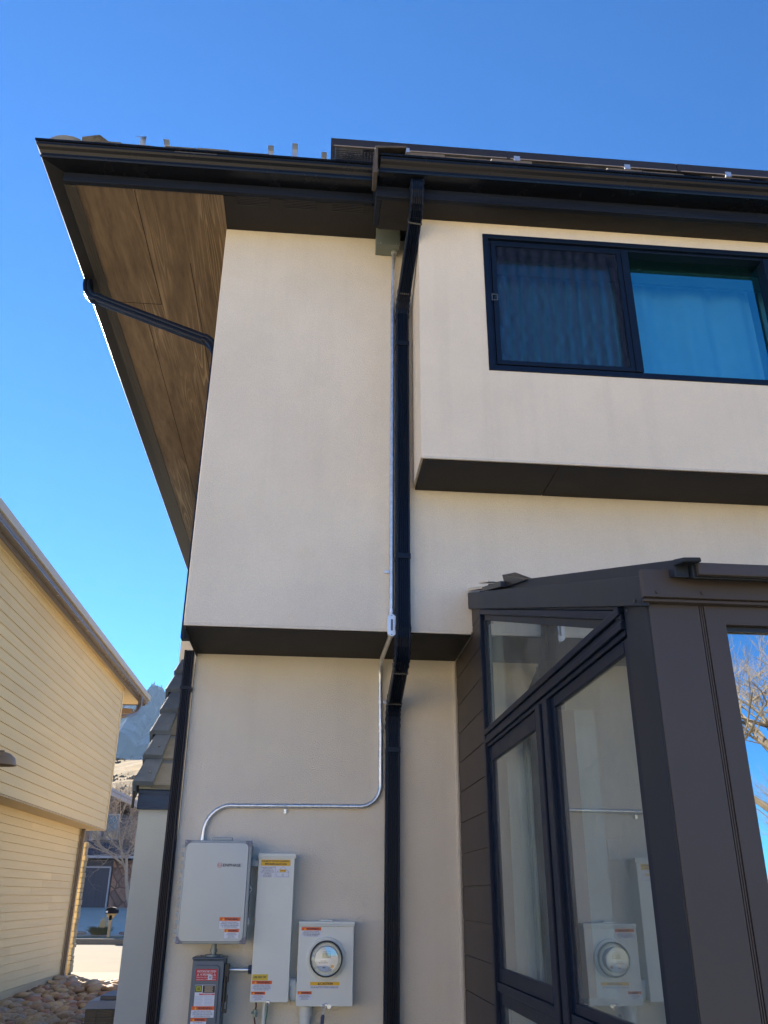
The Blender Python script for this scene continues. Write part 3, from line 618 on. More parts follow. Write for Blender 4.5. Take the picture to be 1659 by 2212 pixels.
# ================================================================== ELECTRICAL
# rooftop wiring box
jb = thing('junction_box', 'grey-green metal junction box tucked under the soffit', 'junction box', (.383, 4.56, 5.75))
mb = MB(); mb.box(.305, .463, 4.512, W1-.001, 5.752, 5.893); mb.build('body', jgrey, jb, bevel=.003)
mb = MB(); mb.box(.301, .467, 4.506, 4.5115, 5.748, 5.893); 
mb.build('cover', jgrey, jb, bevel=.002)
for x in (.334, .440): mb = MB(); mb.tube([(x, 4.506, 5.762), (x, 4.502, 5.762)], .0035, 8); mb.build('screw', alu, jb)
CR = .0132
cu = thing('conduit', 'silver steel conduit running straight down from the junction box to the oval fitting', 'conduit', (.427, 4.6, 3.1))
path = [(.43, 4.575, 5.752), (.43, 4.575, 5.68)]+[tuple(p) for p in arc([(.43, 4.575, 5.66), (.43, 4.577, 5.60), (.427, 4.595, 5.50)], 6)]+[(.4262, 4.604, 5.42), (.426, 4.604, 5.3), (.4263, 4.604, 4.4), (.427, 4.600, 3.2)]
mb = MB(); mb.tube(path, CR, 14); mb.build('tube', galv, cu, smooth=True)
mb = MB(); mb.tube([(.43, 4.575, 5.752), (.43, 4.575, 5.737)], .019, 14); mb.build('connector', galv, cu, smooth=True); mb = MB(); mb.tube([(.427, 4.60, 3.215), (.427, 4.60, 3.155)], .0155, 14); mb.tube([(.427, 4.60, 3.205), (.427, 4.60, 3.195)], .019, 6); mb.tube([(.427, 4.60, 3.18), (.427, 4.60, 3.172)], .019, 14); mb.build('coupling', galv, cu, smooth=True)
def strap(parent, p, axis, side):
    mb = MB(); x, y, z = p
    if axis == 2:
        mb.tube([(x, y, z-.007), (x, y, z+.007)], CR+.0025, 12); mb.box(x+side*CR if side > 0 else x-CR-.028, x+CR+.028 if side > 0 else x-CR, y+.004, y+.0105, z-.007, z+.007)
        mb.tube([(x+side*.027, y+.004, z), (x+side*.027, y-.002, z)], .005, 8)
    else:
        mb.tube([(x-.007, y, z), (x+.007, y, z)], CR+.0025, 12); mb.box(x-.007, x+.007, y+.004, y+.0105, z-CR-.026, z-CR)
        mb.tube([(x, y+.004, z-.026), (x, y-.002, z-.026)], .006, 8)
    mb.build('strap', galv, parent)
strap(cu, (.4262, 4.604, 5.337), 2, 1); strap(cu, (.4265, 4.603, 3.42), 2, -1)
# LB fitting
lb = thing('conduit_fitting', 'oval bare aluminium conduit fitting at the bottom edge of the overhang', 'conduit fitting', (.427, 4.60, 3.03))
def oval(mb, cx, cz, hw, hh, y0, y1, mi=0, n=10):
    poly = [(cx+hw*math.cos(a), cz+(hh-hw)+hw*math.sin(a)) for a in [PI*i/n for i in range(n+1)]]+[(cx+hw*math.cos(a), cz-(hh-hw)+hw*math.sin(a)) for a in [PI+PI*i/n for i in range(n+1)]]
    mb.prism(poly, 1, y0, y1, mi)
mb = MB(); oval(mb, .427, 3.093, .020, .059, 4.585, 4.635); mb.tube([(.427, 4.60, 3.15), (.427, 4.60, 3.165)], .018, 14); mb.build('body', castal, lb, bevel=.003)
mb = MB(); oval(mb, .427, 3.093, .0245, .064, 4.5755, 4.5845); oval(mb, .427, 3.093, .012, .044, 4.573, 4.5754)
mb.build('cover_plate', castal, lb, bevel=.0015)
mb = MB()
for dz in (.055, -.055): mb.tube([(.427, 4.5755, 3.093+dz), (.427, 4.5735, 3.093+dz)], .0035, 8)
oval(mb, .427, 3.093, .006, .034, 4.5722, 4.5729); mb.build('screw', mat('dark_screw', (.12, .12, .13), .4, metal=.8), lb)
cl = thing('conduit', 'silver steel conduit bending from the oval fitting down and left to the grey box', 'conduit', (.415, 5.18, 2.0))
yc = 5.183
def arcxz(cx, cz, r, a0, a1, y, n=9): return [(cx+r*math.cos(a0+(a1-a0)*i/(n-1)), y, cz+r*math.sin(a0+(a1-a0)*i/(n-1))) for i in range(n)]
path = [(.427, 4.63, 3.050), (.424, 4.72, 3.047), (.415, 5.05, 3.035)]+[tuple(p) for p in arc([(.414, 5.09, 3.03), (.413, yc, 3.02), (.413, yc, 2.92)], 7)]+[(.414, yc, 2.8), (.419, yc, 2.6), (.421, yc, 2.31)]
path += arcxz(.301, 2.303, .120, 0, -PI/2, yc)+[(.1, yc, 2.182), (-.42, yc, 2.176)]+arcxz(-.428, 2.028, .150, PI/2, PI, yc)+[(-.579, yc, 1.99)]
path = [(p[0], p[1] if p[2] > 2.02 or 1 else 5.1, p[2]) for p in path]
mb = MB(); mb.tube(path, CR, 14); mb.build('tube', galv, cl, smooth=True)
mb = MB(); mb.tube([(.4185, yc, 2.655), (.419, yc, 2.605)], .0145, 14); mb.tube([(.4185, yc, 2.653), (.4185, yc, 2.643)], .0185, 8); mb.tube([(.419, yc, 2.617), (.419, yc, 2.607)], .0185, 8); mb.build('coupling', galv, cl)
mb = MB(); mb.tube([(-.578, yc, 2.012), (-.579, yc, 1.984)], .0165, 14); mb.build('coupling', galv, cl)
strap(cl, (.4155, yc, 2.79), 2, 1); strap(cl, (-.127, yc, 2.179), 0, 1)

# stickers: face panels facing -Y
def sticker(parent, name, x0, x1, z0, z1, y, head, hm, lines, tri=True, body=white, htxt='WARNING', ht=.33):
    """white body with coloured header band"""
    mb = MB(); hz = z1-(z1-z0)*ht
    mb.box(x0, x1, y-.0006, y, z0, hz, 0); mb.box(x0, x1, y-.0007, y, hz, z1, 1)
    w_ = x1-x0; hh = z1-hz
    text_on(mb, htxt, x0+w_*.27, x1-w_*.1, hz+hh*.18, z1-hh*.18, y-.0012, 2, bold=.0004)
    if tri:
        cx = x0+w_*.18; mb.add([(cx-hh*.36, y-.0012, hz+hh*.15), (cx+hh*.36, y-.0012, hz+hh*.15), (cx, y-.0012, z1-hh*.15)], [(0, 1, 2)], 3)
    n = len(lines); bh = (hz-z0)*.88
    for i, l in enumerate(lines):
        zt = hz-(hz-z0)*.06-bh*i/n; mg = .06 if len(l) > 14 else (.5-.022*len(l)*1.05)
        mg = max(.06, min(.38, .5-.0175*len(l)*(1.0 if n > 3 else 1)))
        text_on(mb, l, x0+w_*mg, x1-w_*mg, zt-bh/n*.78, zt-bh/n*.12, y-.0012, 2)
    return mb.build(name, [body, hm, ink, yel], parent)
L1 = ['ELECTRIC SHOCK HAZARD', 'TERMINALS ON THE LINE AND', 'LOAD SIDES MAY BE ENERGIZED', 'IN THE OPEN POSITION']
L2 = ['DUAL POWER SUPPLY', 'SOURCES: UTILITY GRID', 'AND PV SOLAR', 'ELECTRIC SYSTEM']

# combiner enclosure
en = thing('combiner_box', 'large grey combiner box with a brushed metal lid, below the bent conduit', 'electrical box', (-.47, 5.19, 1.47))
yF = 5.0
mb = MB(); mb.box(-.645, -.297, 5.045, W0-.001, 1.486, 1.972); mb.build('body', encl, en, bevel=.008)
mb = MB(); mb.box(-.652, -.291, 5.008, 5.043, 1.477, 1.981)
mb.box(-.515, -.40, 5.030, 5.055, 1.981, 1.999); mb.build('lid', encl, en, bevel=.006)
def rrect(mb, x0, x1, z0, z1, r, y0, y1, mi=0, n=6):
    poly = []
    for cx, cz, a0 in ((x1-r, z1-r, 0), (x0+r, z1-r, PI/2), (x0+r, z0+r, PI), (x1-r, z0+r, 1.5*PI)):
        poly += [(cx+r*math.cos(a0+PI/2*i/n), cz+r*math.sin(a0+PI/2*i/n)) for i in range(n+1)]
    mb.prism(poly, 1, y0, y1, mi)
mb = MB(); rrect(mb, -.640, -.307, 1.488, 1.970, .028, 5.000, 5.006); pl = mb.build('lid_panel', lidm, en, bevel=.002)
for cx, sx in ((-.651, 1), (-.292, -1)):
    for cz, sz_ in ((1.478, 1), (1.980, -1)):
        mb = MB()
        poly = [(cx, cz), (cx+sx*.036, cz), (cx+sx*.03, cz+sz_*.010), (cx+sx*.010, cz+sz_*.030), (cx, cz+sz_*.036)]
        mb.prism(poly, 1, 5.0055, 5.010); mb.build('lid_corner', encl_d, en)
for cx in (-.646, -.297):
    for cz in (1.483, 1.975): mb = MB(); mb.tube([(cx, 5.0055, cz), (cx+.007*(1 if cx < -.5 else -1), 5.002, cz+.006*(1 if cz < 1.6 else -1))], .0035, 8); mb.build('corner_screw', alu, en)
for k in range(12):
    z = 1.952-k*.0415
    mb = MB(); mb.box(-.668, -.652, 5.035, 5.062, z-.008, z+.009); mb.box(-.666, -.6525, 5.028, 5.0345, z-.012, z-.006); mb.build('hinge_knuckle', encl, en, bevel=.002)
mb = MB(); mb.prism([(-.2965, 1.70), (-.282, 1.725), (-.276, 1.737), (-.282, 1.749), (-.2965, 1.765)], 1, 5.035, 5.045); mb.tube([(-.287, 5.0345, 1.737), (-.287, 5.030, 1.737)], .005, 10, 1); mb.build('hasp', [encl, blk], en)
mb = MB(); mb.box(-.2905, -.281, 5.02, 5.05, 1.565, 1.605); mb.build('latch', encl, en, bevel=.002)
mb = MB(); mb.box(-.296, -.256, 5.09, 5.13, 1.853, 1.885); mb.box(-.291, -.272, 5.082, 5.0895, 1.853, 1.890); mb.build('bracket', encl, en, bevel=.003)
mb = MB(); cx, cz, r = -.4555, 1.856, .0125
ringp = [(cx+r*math.cos(a), 4.9990, cz+r*math.sin(a)) for a in [2*PI*i/24 for i in range(24)]]; ring2 = [(cx+(r-.0032)*math.cos(a), 4.9990, cz+(r-.0022)*math.sin(a)) for a in [2*PI*i/24 for i in range(24)]]
mb.add(ringp+ring2, [(i, (i+1) % 24, 24+(i+1) % 24, 24+i) for i in range(24)], 0)
mb.box(cx-.0115, cx+.0115, 4.9986, 4.9990, cz-.0018, cz+.0018, 0)
text_on(mb, 'ENPHASE', -.437, -.343, 1.849, 1.864, 4.9985, 1, bold=.0008); mb.build('logo_lettering', [logor, ink], en)
sticker(en, 'warning_sticker', -.434, -.326, 1.551, 1.604, 5.0-.0003, 0, org, L1)
sticker(en, 'warning_sticker', -.404, -.330, 1.504, 1.548, 5.0-.0003, 0, org, L2)
mb = MB(); mb.tube([(-.461, 5.11, 1.486), (-.461, 5.11, 1.40)], .014, 14); mb.tube([(-.461, 5.11, 1.486), (-.461, 5.11, 1.474)], .024, 8); mb.tube([(-.461, 5.11, 1.452), (-.461, 5.11, 1.435)], .019, 14); mb.tube([(-.461, 5.11, 1.425), (-.461, 5.11, 1.413)], .028, 14)
tag(mb.build('conduit_nipple', mat('zinc_grey', (.24, .28, .29), .45, metal=.4), None, smooth=True), 'short grey pipe fitting between the combiner box and the switch below it', 'pipe fitting')

# AC disconnect switch
sw = thing('disconnect_switch', 'blue-grey safety switch box with a red sign and black side handle', 'switch box', (-.475, 5.19, .9))
mb = MB(); mb.box(-.557, -.393, 5.035, W0-.001, .92, 1.405); mb.box(-.561, -.389, 5.022, W0-.001, 1.4055, 1.415); mb.build('body', swg, sw, bevel=.004)
mb = MB(); mb.box(-.555, -.395, 5.028, 5.0345, .925, 1.400)
rrect(mb, -.543, -.414, .94, 1.380, .022, 5.020, 5.0275); mb.build('cover', swg, sw, bevel=.004)
mb = MB(); mb.tube([(-.461, 5.11, 1.4155), (-.461, 5.11, 1.424)], .045, 16)
for x in (-.522, -.418): mb.tube([(x, 5.09, 1.4155), (x, 5.09, 1.423)], .006, 8)
mb.build('hub', mat('hub_grey', (.20, .24, .25), .45, metal=.3), sw)
mb = MB(); mb.box(-.3925, -.368, 5.05, 5.085, 1.30, 1.385); mb.box(-.3925, -.376, 5.04, 5.10, 1.21, 1.30)
mb.box(-.388, -.380, 5.03, 5.04, 1.17, 1.33); mb.box(-.386, -.366, 5.03, 5.045, 1.165, 1.18); mb.box(-.370, -.3655, 5.03, 5.045, 1.18, 1.245)
mb.build('handle', blk, sw, bevel=.003)
Y5 = 5.0198
mb = MB(); mb.box(-.535, -.425, Y5-.0006, Y5, 1.309, 1.362, 0)
text_on(mb, 'PHOTOVOLTAIC SYSTEM', -.527, -.433, 1.3465, 1.3565, Y5-.0012, 1, bold=.0003); text_on(mb, 'AC DISCONNECT', -.511, -.449, 1.333, 1.342, Y5-.0012, 1, bold=.0003)
for cx in (-.522, -.438):
    mb.add([(cx-.006, Y5-.0012, 1.332), (cx+.006, Y5-.0012, 1.332), (cx, Y5-.0012, 1.3435)], [(0, 1, 2)], 1); mb.add([(cx-.0035, Y5-.0014, 1.3335), (cx+.0035, Y5-.0014, 1.3335), (cx, Y5-.0014, 1.340)], [(0, 1, 2)], 0)
text_on(mb, 'OPERATING VOLTAGE 240 VOLTS', -.530, -.430, 1.322, 1.3275, Y5-.0012, 1); text_on(mb, 'OPERATING CURRENT 48 AMPS', -.530, -.430, 1.312, 1.3175, Y5-.0012, 1)
mb.box(-.471, -.449, Y5-.0018, Y5-.0014, 1.314, 1.334, 2); text_on(mb, '48', -.467, -.453, 1.319, 1.331, Y5-.0022, 3)
mb.build('warning_sticker', [redm, inkw, white, ink], sw)
mb = MB(); mb.box(-.531, -.430, Y5-.0006, Y5, 1.190, 1.291, 0); mb.box(-.530, -.497, Y5-.0012, Y5-.0007, 1.258, 1.289, 1); mb.box(-.526, -.501, Y5-.0016, Y5-.0013, 1.262, 1.285, 2); mb.box(-.519, -.508, Y5-.0021, Y5-.0017, 1.268, 1.279, 1); mb.box(-.516, -.511, Y5-.0026, Y5-.0022, 1.271, 1.276, 2)
mb.box(-.493, -.431, Y5-.0012, Y5-.0007, 1.255, 1.289, 1)
for i in range(5): mb.box(-.484+.002*(i % 2), -.441-.003*(i % 2), Y5-.0017, Y5-.0013, 1.281-i*.0055, 1.2845-i*.0055, 3)
mb.box(-.508, -.431, Y5-.0012, Y5-.0007, 1.245, 1.252, 4); text_on(mb, 'DANGER', -.490, -.445, 1.2462, 1.2508, Y5-.0017, 0)
for i in range(7):
    for a_, b_ in ((-.526, -.486), (-.481, -.436)): mb.box(a_, b_-.004*(i % 3), Y5-.0012, Y5-.0007, 1.237-i*.0062, 1.2390-i*.0062, 5)
mb.build('rating_label', [white, blk, chart, mat('faded_print', (.40, .34, .26), .6), mat('danger_red', (.62, .10, .13), .5), mat('grey_print', (.48, .52, .64), .6)], sw)
sticker(sw, 'warning_sticker', -.541, -.427, 1.146, 1.196, Y5-.0030, 0, org, L1)
sticker(sw, 'warning_sticker', -.541, -.462, 1.098, 1.1445, Y5-.0003, 0, org, L2)
mb = MB(); mb.tube([(-.372, 5.13, 1.352), (-.256, 5.13, 1.352)], .0118, 14); tag(mb.build('conduit_nipple', galv, None, smooth=True), 'short bright horizontal conduit between the switch box and the tall cream box', 'conduit')
for o_, (a_, b_) in ((0, (-.3915, -.371)), (1, (-.275, -.2565))):
    mb = MB(); mb.tube([(a_, 5.13, 1.352), (b_, 5.13, 1.352)], .021, 8); tag(mb.build('conduit_locknut', mat('locknut_blue', (.06, .08, .13), .4, metal=.5), None), ['dark fitting on the side of the switch box holding the short conduit', 'dark fitting on the left side of the tall cream box'][o_], 'fitting')

# tall trough
tr = thing('wiring_trough', 'tall narrow cream metal box with a yellow solar notice at its top', 'electrical box', (-.155, 5.19, 1.2))
mb = MB(); mb.box(-.252, -.056, 5.084, W0-.001, 1.211, 1.905); mb.build('body', cream, tr, bevel=.004)
mb = MB(); mb.box(-.254, -.057, 5.078, 5.0835, 1.207, 1.899); mb.build('cover', cream, tr, bevel=.0025)
mb = MB(); mb.box(-.256, -.050, 5.072, W0-.001, 1.9055, 1.921); mb.box(-.256, -.050, 5.0715, 5.0765, 1.896, 1.9054); mb.build('rain_cap', cream, tr, bevel=.002)
yT = 5.0778
mb = MB(); mb.box(-.241, -.080, yT-.0007, yT, 1.858, 1.889, 1); mb.box(-.243, -.080, yT-.0006, yT, 1.799, 1.858, 0)
text_on(mb, 'SOLAR PV SYSTEM EQUIPPED', -.235, -.086, 1.876, 1.886, yT-.0012, 2, bold=.0004); text_on(mb, 'WITH RAPID SHUTDOWN', -.219, -.101, 1.862, 1.872, yT-.0012, 2, bold=.0004)
for i, l in enumerate(['TURN RAPID SHUTDOWN', 'SWITCH TO THE', '"OFF" POSITION TO', 'SHUT DOWN PV SYSTEM', 'AND REDUCE', 'SHOCK HAZARD', 'IN THE ARRAY']):
    hw = .0019*len(l); text_on(mb, l, -.201-hw, -.201+hw, 1.8475-i*.0078, 1.8525-i*.0078, yT-.0012, 2)
def line(mb, a, b, y, w_, mi):
    a = Vector((a[0], 0, a[1])); b = Vector((b[0], 0, b[1])); d = (b-a).normalized(); n = Vector((-d.z, 0, d.x))*w_/2
    mb.add([(a+n+Vector((0, y, 0))), (b+n+Vector((0, y, 0))), (b-n+Vector((0, y, 0))), (a-n+Vector((0, y, 0)))], [(0, 1, 2, 3)], mi)
for a_, b_ in (((-.153, 1.827), (-.118, 1.855)), ((-.118, 1.855), (-.084, 1.827)), ((-.153, 1.827), (-.084, 1.827)), ((-.151, 1.827), (-.151, 1.803)), ((-.086, 1.827), (-.086, 1.803)), ((-.151, 1.803), (-.086, 1.803)), ((-.122, 1.803), (-.122, 1.815)), ((-.115, 1.803), (-.115, 1.815)), ((-.122, 1.815), (-.115, 1.815)), ((-.160, 1.800), (-.160, 1.857))): line(mb, a_, b_, yT-.0012, .0009, 2)
mb.box(-.136, -.102, yT-.0017, yT-.0013, 1.828, 1.840, 1); text_on(mb, 'SOLAR PANELS', -.133, -.105, 1.832, 1.8365, yT-.0022, 2)
mb.build('rapid_shutdown_notice', [white, yel, ink], tr)
mb = MB(); mb.box(-.249, -.168, yT-.0006, yT, 1.307, 1.335, 0); text_on(mb, 'LINE SIDE TAP', -.241, -.178, 1.317, 1.327, yT-.0012, 1, bold=.0003); mb.build('line_side_tap_label', [yel2, ink], tr)
sticker(tr, 'warning_sticker', -.249, -.145, 1.258, 1.3055, yT-.0003, 0, org, L1)
sticker(tr, 'warning_sticker', -.249, -.177, 1.214, 1.2555, yT-.0003, 0, org, L2)
mb = MB(); mb.tube([(-.160+.010*math.cos(a), 5.075, 1.205+.010*math.sin(a)) for a in [2*PI*i/12 for i in range(13)]], .0022, 6); mb.box(-.168, -.152, 5.071, 5.077, 1.206, 1.214); mb.build('seal_loop', galv, tr)
mb = MB(); mb.tube([(-.180, 5.15, 1.212), (-.184, 5.15, .1)], .0125, 12); tag(mb.build('pvc_pipe', pvc, None, smooth=True), 'thin white plastic pipe dropping from the tall cream box', 'pipe')
mb = MB(); mb.tube([(-.166+.004*math.sin(i*1.3), 5.14, 1.21-i*.03) for i in range(20)], .003, 6); tag(mb.build('ground_wire', mat('green_wire', (.10, .26, .14), .5), None, smooth=True), 'thin green wire hanging below the tall cream box', 'wire')
mb = MB(); mb.tube([(-.226+.004*math.sin(i*1.9), 5.15, 1.21-i*.028) for i in range(20)], .0045, 6); mb.tube([(-.226, 5.145, 1.168), (-.226, 5.145, 1.135)], .011, 8, 1); mb.tube([(-.246, 5.14, 1.155), (-.212, 5.14, 1.148)], .006, 8, 1)
tag(mb.build('ground_wire', [mat('copper_wire', (.11, .05, .04), .5), mat('clamp', (.28, .36, .34), .4, metal=.5)], None, smooth=True), 'dark brown wire with a clamp hanging below the tall cream box', 'wire')
# PVC elbow fitting between trough and meter
mb = MB(); pth = arc([(-.054, 5.14, 1.29), (-.022, 5.13, 1.31), (-.030, 5.14, 1.225)], 8)
mb.tube([(-.0555, 5.14, 1.288), (-.040, 5.14, 1.288), (-.034, 5.14, 1.270), (-.034, 5.14, 1.245), (-.030, 5.14, 1.225), (-.0145, 5.14, 1.223)], [.027, .030, .027, .027, .026, .022], 12); tag(mb.build('pvc_elbow', pvc, None, smooth=True), 'white plastic elbow joining the tall cream box to the meter box', 'pipe fitting')

# meter socket
me_ = thing('meter_box', 'cream electric meter box with a round glass meter, rightmost of the boxes', 'meter box', (.13, 5.19, 1.18))
mb = MB(); mb.box(-.014, .276, 5.086, W0-.001, 1.192, 1.572); mb.build('body', cream, me_, bevel=.004)
mb = MB(); mb.box(-.017, .277, 5.080, 5.0855, 1.188, 1.562); mb.build('cover', cream, me_, bevel=.0025)
mb = MB(); mb.box(-.019, .281, 5.074, W0-.001, 1.5725, 1.585); mb.box(-.019, .281, 5.073, 5.0785, 1.563, 1.5724); mb.prism([(.085, 1.5855), (.165, 1.5855), (.155, 1.594), (.095, 1.594)], 1, 5.085, 5.19); mb.build('rain_cap', cream, me_, bevel=.002)
def disc_ring(mb, cx, cz, ro, ri, y0, y1, n=40, mi=0):
    P = []
    for r, y in ((ro, y1), (ro, y0), (ri, y0), (ri, y1)): P.append([(cx+r*math.cos(2*PI*i/n), y, cz+r*math.sin(2*PI*i/n)) for i in range(n)])
    mb.loft(P+[P[0]], True, False, mi)
mcx, mcz = .132, 1.409
mb = MB(); disc_ring(mb, mcx, mcz, .102, .084, 5.068, 5.080); mb.build('socket_rim', cream, me_, bevel=.003, smooth=True)
mt = MB(); disc_ring(mt, mcx, mcz, .0862, .0805, 5.040, 5.068)
meter = mt.build('meter', mat('meter_ring', (.018, .018, .03), .3), me_, bevel=.002, smooth=True)
mb = MB(); n = 40
def circ(r, y): return [(mcx+r*math.cos(2*PI*i/n), y, mcz+r*math.sin(2*PI*i/n)) for i in range(n)]
mb.loft([circ(.0785, 5.066), circ(.0785, 5.062)], mi=0); mb.loft([circ(.060, 5.010), circ(.060, 5.0615)], mi=0); mb.build('meter_base', mat('meter_face', (.62, .64, .68), .5), meter, smooth=True)
mb = MB(); yM = 5.0098
mb.box(mcx-.022, mcx+.022, yM-.0006, yM, mcz+.006, mcz+.028, 0); mb.box(mcx-.022, mcx+.000, yM-.0012, yM-.0007, mcz+.008, mcz+.026, 4); mb.box(mcx+.003, mcx+.018, yM-.0012, yM-.0007, mcz+.010, mcz+.026, 1)
mb.box(mcx-.020, mcx+.022, yM-.0006, yM, mcz+.033, mcz+.0355, 0)
poly = [(mcx-.052, mcz+.001), (mcx+.042, mcz+.001), (mcx+.030, mcz-.010), (mcx+.020, mcz-.020), (mcx+.008, mcz-.050), (mcx-.004, mcz-.055), (mcx-.022, mcz-.050), (mcx-.040, mcz-.034), (mcx-.049, mcz-.014)]
mb.add([(p[0], yM-.0008, p[1]) for p in poly], [tuple(range(len(poly)))], 2)
mb.box(mcx-.040, mcx+.008, yM-.0013, yM-.0009, mcz-.018, mcz-.015, 0); mb.box(mcx-.018, mcx-.004, yM-.0013, yM-.0009, mcz-.041, mcz-.037, 0)
for i in range(3): mb.box(mcx-.030, mcx+.0, yM-.0013, yM-.0009, mcz-.010+i*.003-.001, mcz-.010+i*.003, 0)
mb.prism([(mcx+.031+.009*math.cos(a), mcz-.034+.008*math.sin(a)) for a in [2*PI*i/12 for i in range(12)]], 1, yM-.0009, yM, 3)
mb.build('meter_face_print', [mat('print_grey', (.14, .14, .20), .5), mat('lcd_tan', (.50, .42, .28), .4), white, mat('orange_dot', (.60, .16, .03), .5), mat('lcd_green', (.16, .22, .17), .3)], meter)
mb = MB(); mb.loft([circ(.0785, 5.045), circ(.0770, 5.012), circ(.066, 5.002), circ(.064, 4.992), circ(.060, 4.988), circ(.03, 4.986), circ(.002, 4.9855)], True, True); mb.build('meter_glass', gl_meter, meter, smooth=True)
yB = 5.0798
sticker(me_, 'warning_sticker', -.004, .101, 1.510, 1.557, yB-.0003, 0, org, L1)
sticker(me_, 'warning_sticker', -.010, .063, 1.216, 1.257, yB-.0003, 0, org, L2)
mb = MB(); mb.box(.053, .206, yB-.0007, yB, 1.284, 1.300, 1); text_on(mb, 'CAUTION', .107, .170, 1.2865, 1.2975, yB-.0012, 2, bold=.0005)
mb.add([(.093, yB-.0012, 1.2865), (.104, yB-.0012, 1.2865), (.0985, yB-.0012, 1.2975)], [(0, 1, 2)], 2)
mb.box(.053, .206, yB-.0006, yB, 1.268, 1.284, 0); text_on(mb, 'SOLAR ELECTRIC SYSTEM CONNECTED', .057, .201, 1.2715, 1.2795, yB-.0012, 2); mb.build('caution_sticker', [white, yel, ink], me_)
mb = MB(); mb.box(.115, .150, 5.072, 5.079, 1.190, 1.197); mb.tube([(.128+.009*math.cos(a), 5.07, 1.186+.009*math.sin(a)) for a in [2*PI*i/12 for i in range(13)]], .0022, 6); mb.tube([(.118, 5.069, 1.196), (.140, 5.066, 1.204)], .0018, 6); mb.tube([(.155, 5.078, 1.188), (.155, 5.083, 1.188)], .011, 12); mb.build('seal_loop', galv, me_)
mb = MB(); mb.tube([(.126, 5.068, 1.178), (.122, 5.066, 1.162), (.120, 5.066, 1.152)], .0012, 5); mb.tube([(.131, 5.068, 1.178), (.133, 5.066, 1.164), (.130, 5.066, 1.152)], .0012, 5)
mb.build('seal_wire', galv, me_)
mb = MB(); mb.prism([(.117, 1.152), (.130, 1.154), (.133, 1.145), (.131, 1.112), (.126, 1.103), (.117, 1.103), (.113, 1.112), (.114, 1.142)], 1, 5.062, 5.068); tag(mb.build('meter_seal_tag', tagb, None, bevel=.002), 'dark blue seal tag dangling under the meter box', 'tag')
mb = MB(); mb.tube([(.036, 5.15, 1.190), (.036, 5.15, 1.140)], .0355, 20); mb.tube([(.035, 5.15, 1.139), (.035, 5.15, .1)], .0315, 20); tag(mb.build('pvc_pipe', pvc, None, smooth=True), 'thick white plastic pipe entering the bottom of the meter box', 'pipe')
# blank plate behind the main downspout, seen mirrored in the sunroom glass
# ================================================================== ROOF HARDWARE
for i, (x, y, h, kind) in enumerate([(-1.275, 4.25, .115, 1), (-1.12, 4.27, .075, 0), (-.432, 4.27, .09, 0), (-.272, 4.27, .125, 0), (-.075, 4.27, .065, 0)]):
    mb = MB(); zb = 6.215-.02; t_ = .004
    mb.box(x-.018, x+.018, y, y+t_, zb-.06, zb+h)
    if kind: mb.hexa([(x-.018, y-.10, zb-.01), (x+.018, y-.10, zb-.01), (x+.018, y, zb+h-.004), (x-.018, y, zb+h-.004), (x-.018, y-.10, zb-.006), (x+.018, y-.10, zb-.006), (x+.018, y, zb+h), (x-.018, y, zb+h)])
    else: mb.box(x-.018, x+.018, y-.045, y-.0005, zb+h-t_, zb+h)
    mb.box(x-.018, x+.018, y+.0045, y+.12, zb-.05, zb-.046)
    tag(mb.build('roof_bracket', alu, None), ['angled bright metal bracket nearest the mossy roof corner', 'short metal bracket just right of the angled one above the gutter', 'metal bracket left of the tall one above the left gutter', 'tallest upright metal bracket above the left gutter', 'lowest metal bracket, close to the solar panels'][i], 'bracket', 'brackets along the left roof edge')
panm = mat('panel_cells', (.012, .014, .03), .15, noise_amt=.1); panf = mat('panel_frame_black', (.03, .024, .022), .4, noise_amt=.15, nscale=8); bsh = mat('backsheet', (.03, .03, .035), .6)
px0 = -.031; pw = 1.165; py, pz = 4.08, 6.165
for k in range(5):
    a_, b_ = px0+k*pw+.0, px0+(k+1)*pw-(.006 if k == 1 else .001); Lp = 1.7; dy, dz = Lp*math.cos(math.atan(RP)), Lp*math.sin(math.atan(RP))
    p = thing('solar_panel', ['leftmost solar panel on the roof edge, over the gutter step', 'solar panel second from the left on the roof', 'solar panel right of the visible seam, cut by the photo edge', 'solar panel fourth from the left, out of the photo', 'solar panel fifth from the left, out of the photo'][k], 'solar panel', (a_, py, pz), 'solar panels along the roof edge') if k < 3 else None
    if not p: continue
    mb = MB(); th = .066
    mb.hexa([(a_, py, pz), (b_, py, pz), (b_, py+.03, pz+.03*RP), (a_, py+.03, pz+.03*RP), (a_, py-.002, pz+th), (b_, py-.002, pz+th), (b_, py+.03, pz+th+.03*RP), (a_, py+.03, pz+th+.03*RP)])
    for q in (a_, b_-.03): mb.hexa([(q, py+.031, pz+.04+.03*RP), (q+.03, py+.031, pz+.04+.03*RP), (q+.03, py+dy, pz+.04+dz), (q, py+dy, pz+.04+dz), (q, py+.031, pz+th+.03*RP), (q+.03, py+.031, pz+th+.03*RP), (q+.03, py+dy, pz+th+dz), (q, py+dy, pz+th+dz)])
    mb.build('panel_frame', panf, p)
    mb = MB(); mb.hexa([(a_+.031, py+.031, pz+.062+.03*RP), (b_-.031, py+.031, pz+.062+.03*RP), (b_-.031, py+dy, pz+.062+dz), (a_+.031, py+dy, pz+.062+dz), (a_+.031, py+.031, pz+.070+.03*RP), (b_-.031, py+.031, pz+.070+.03*RP), (b_-.031, py+dy, pz+.070+dz), (a_+.031, py+dy, pz+.070+dz)]); mb.build('glass', panm, p)
    mb = MB(); mb.box(a_+.02, b_-.001, py-.006, py-.0005, pz-.003, pz+.002); mb.build('trim_strip', mat('pale_trim', (.40, .33, .28), .45, metal=.3), p)
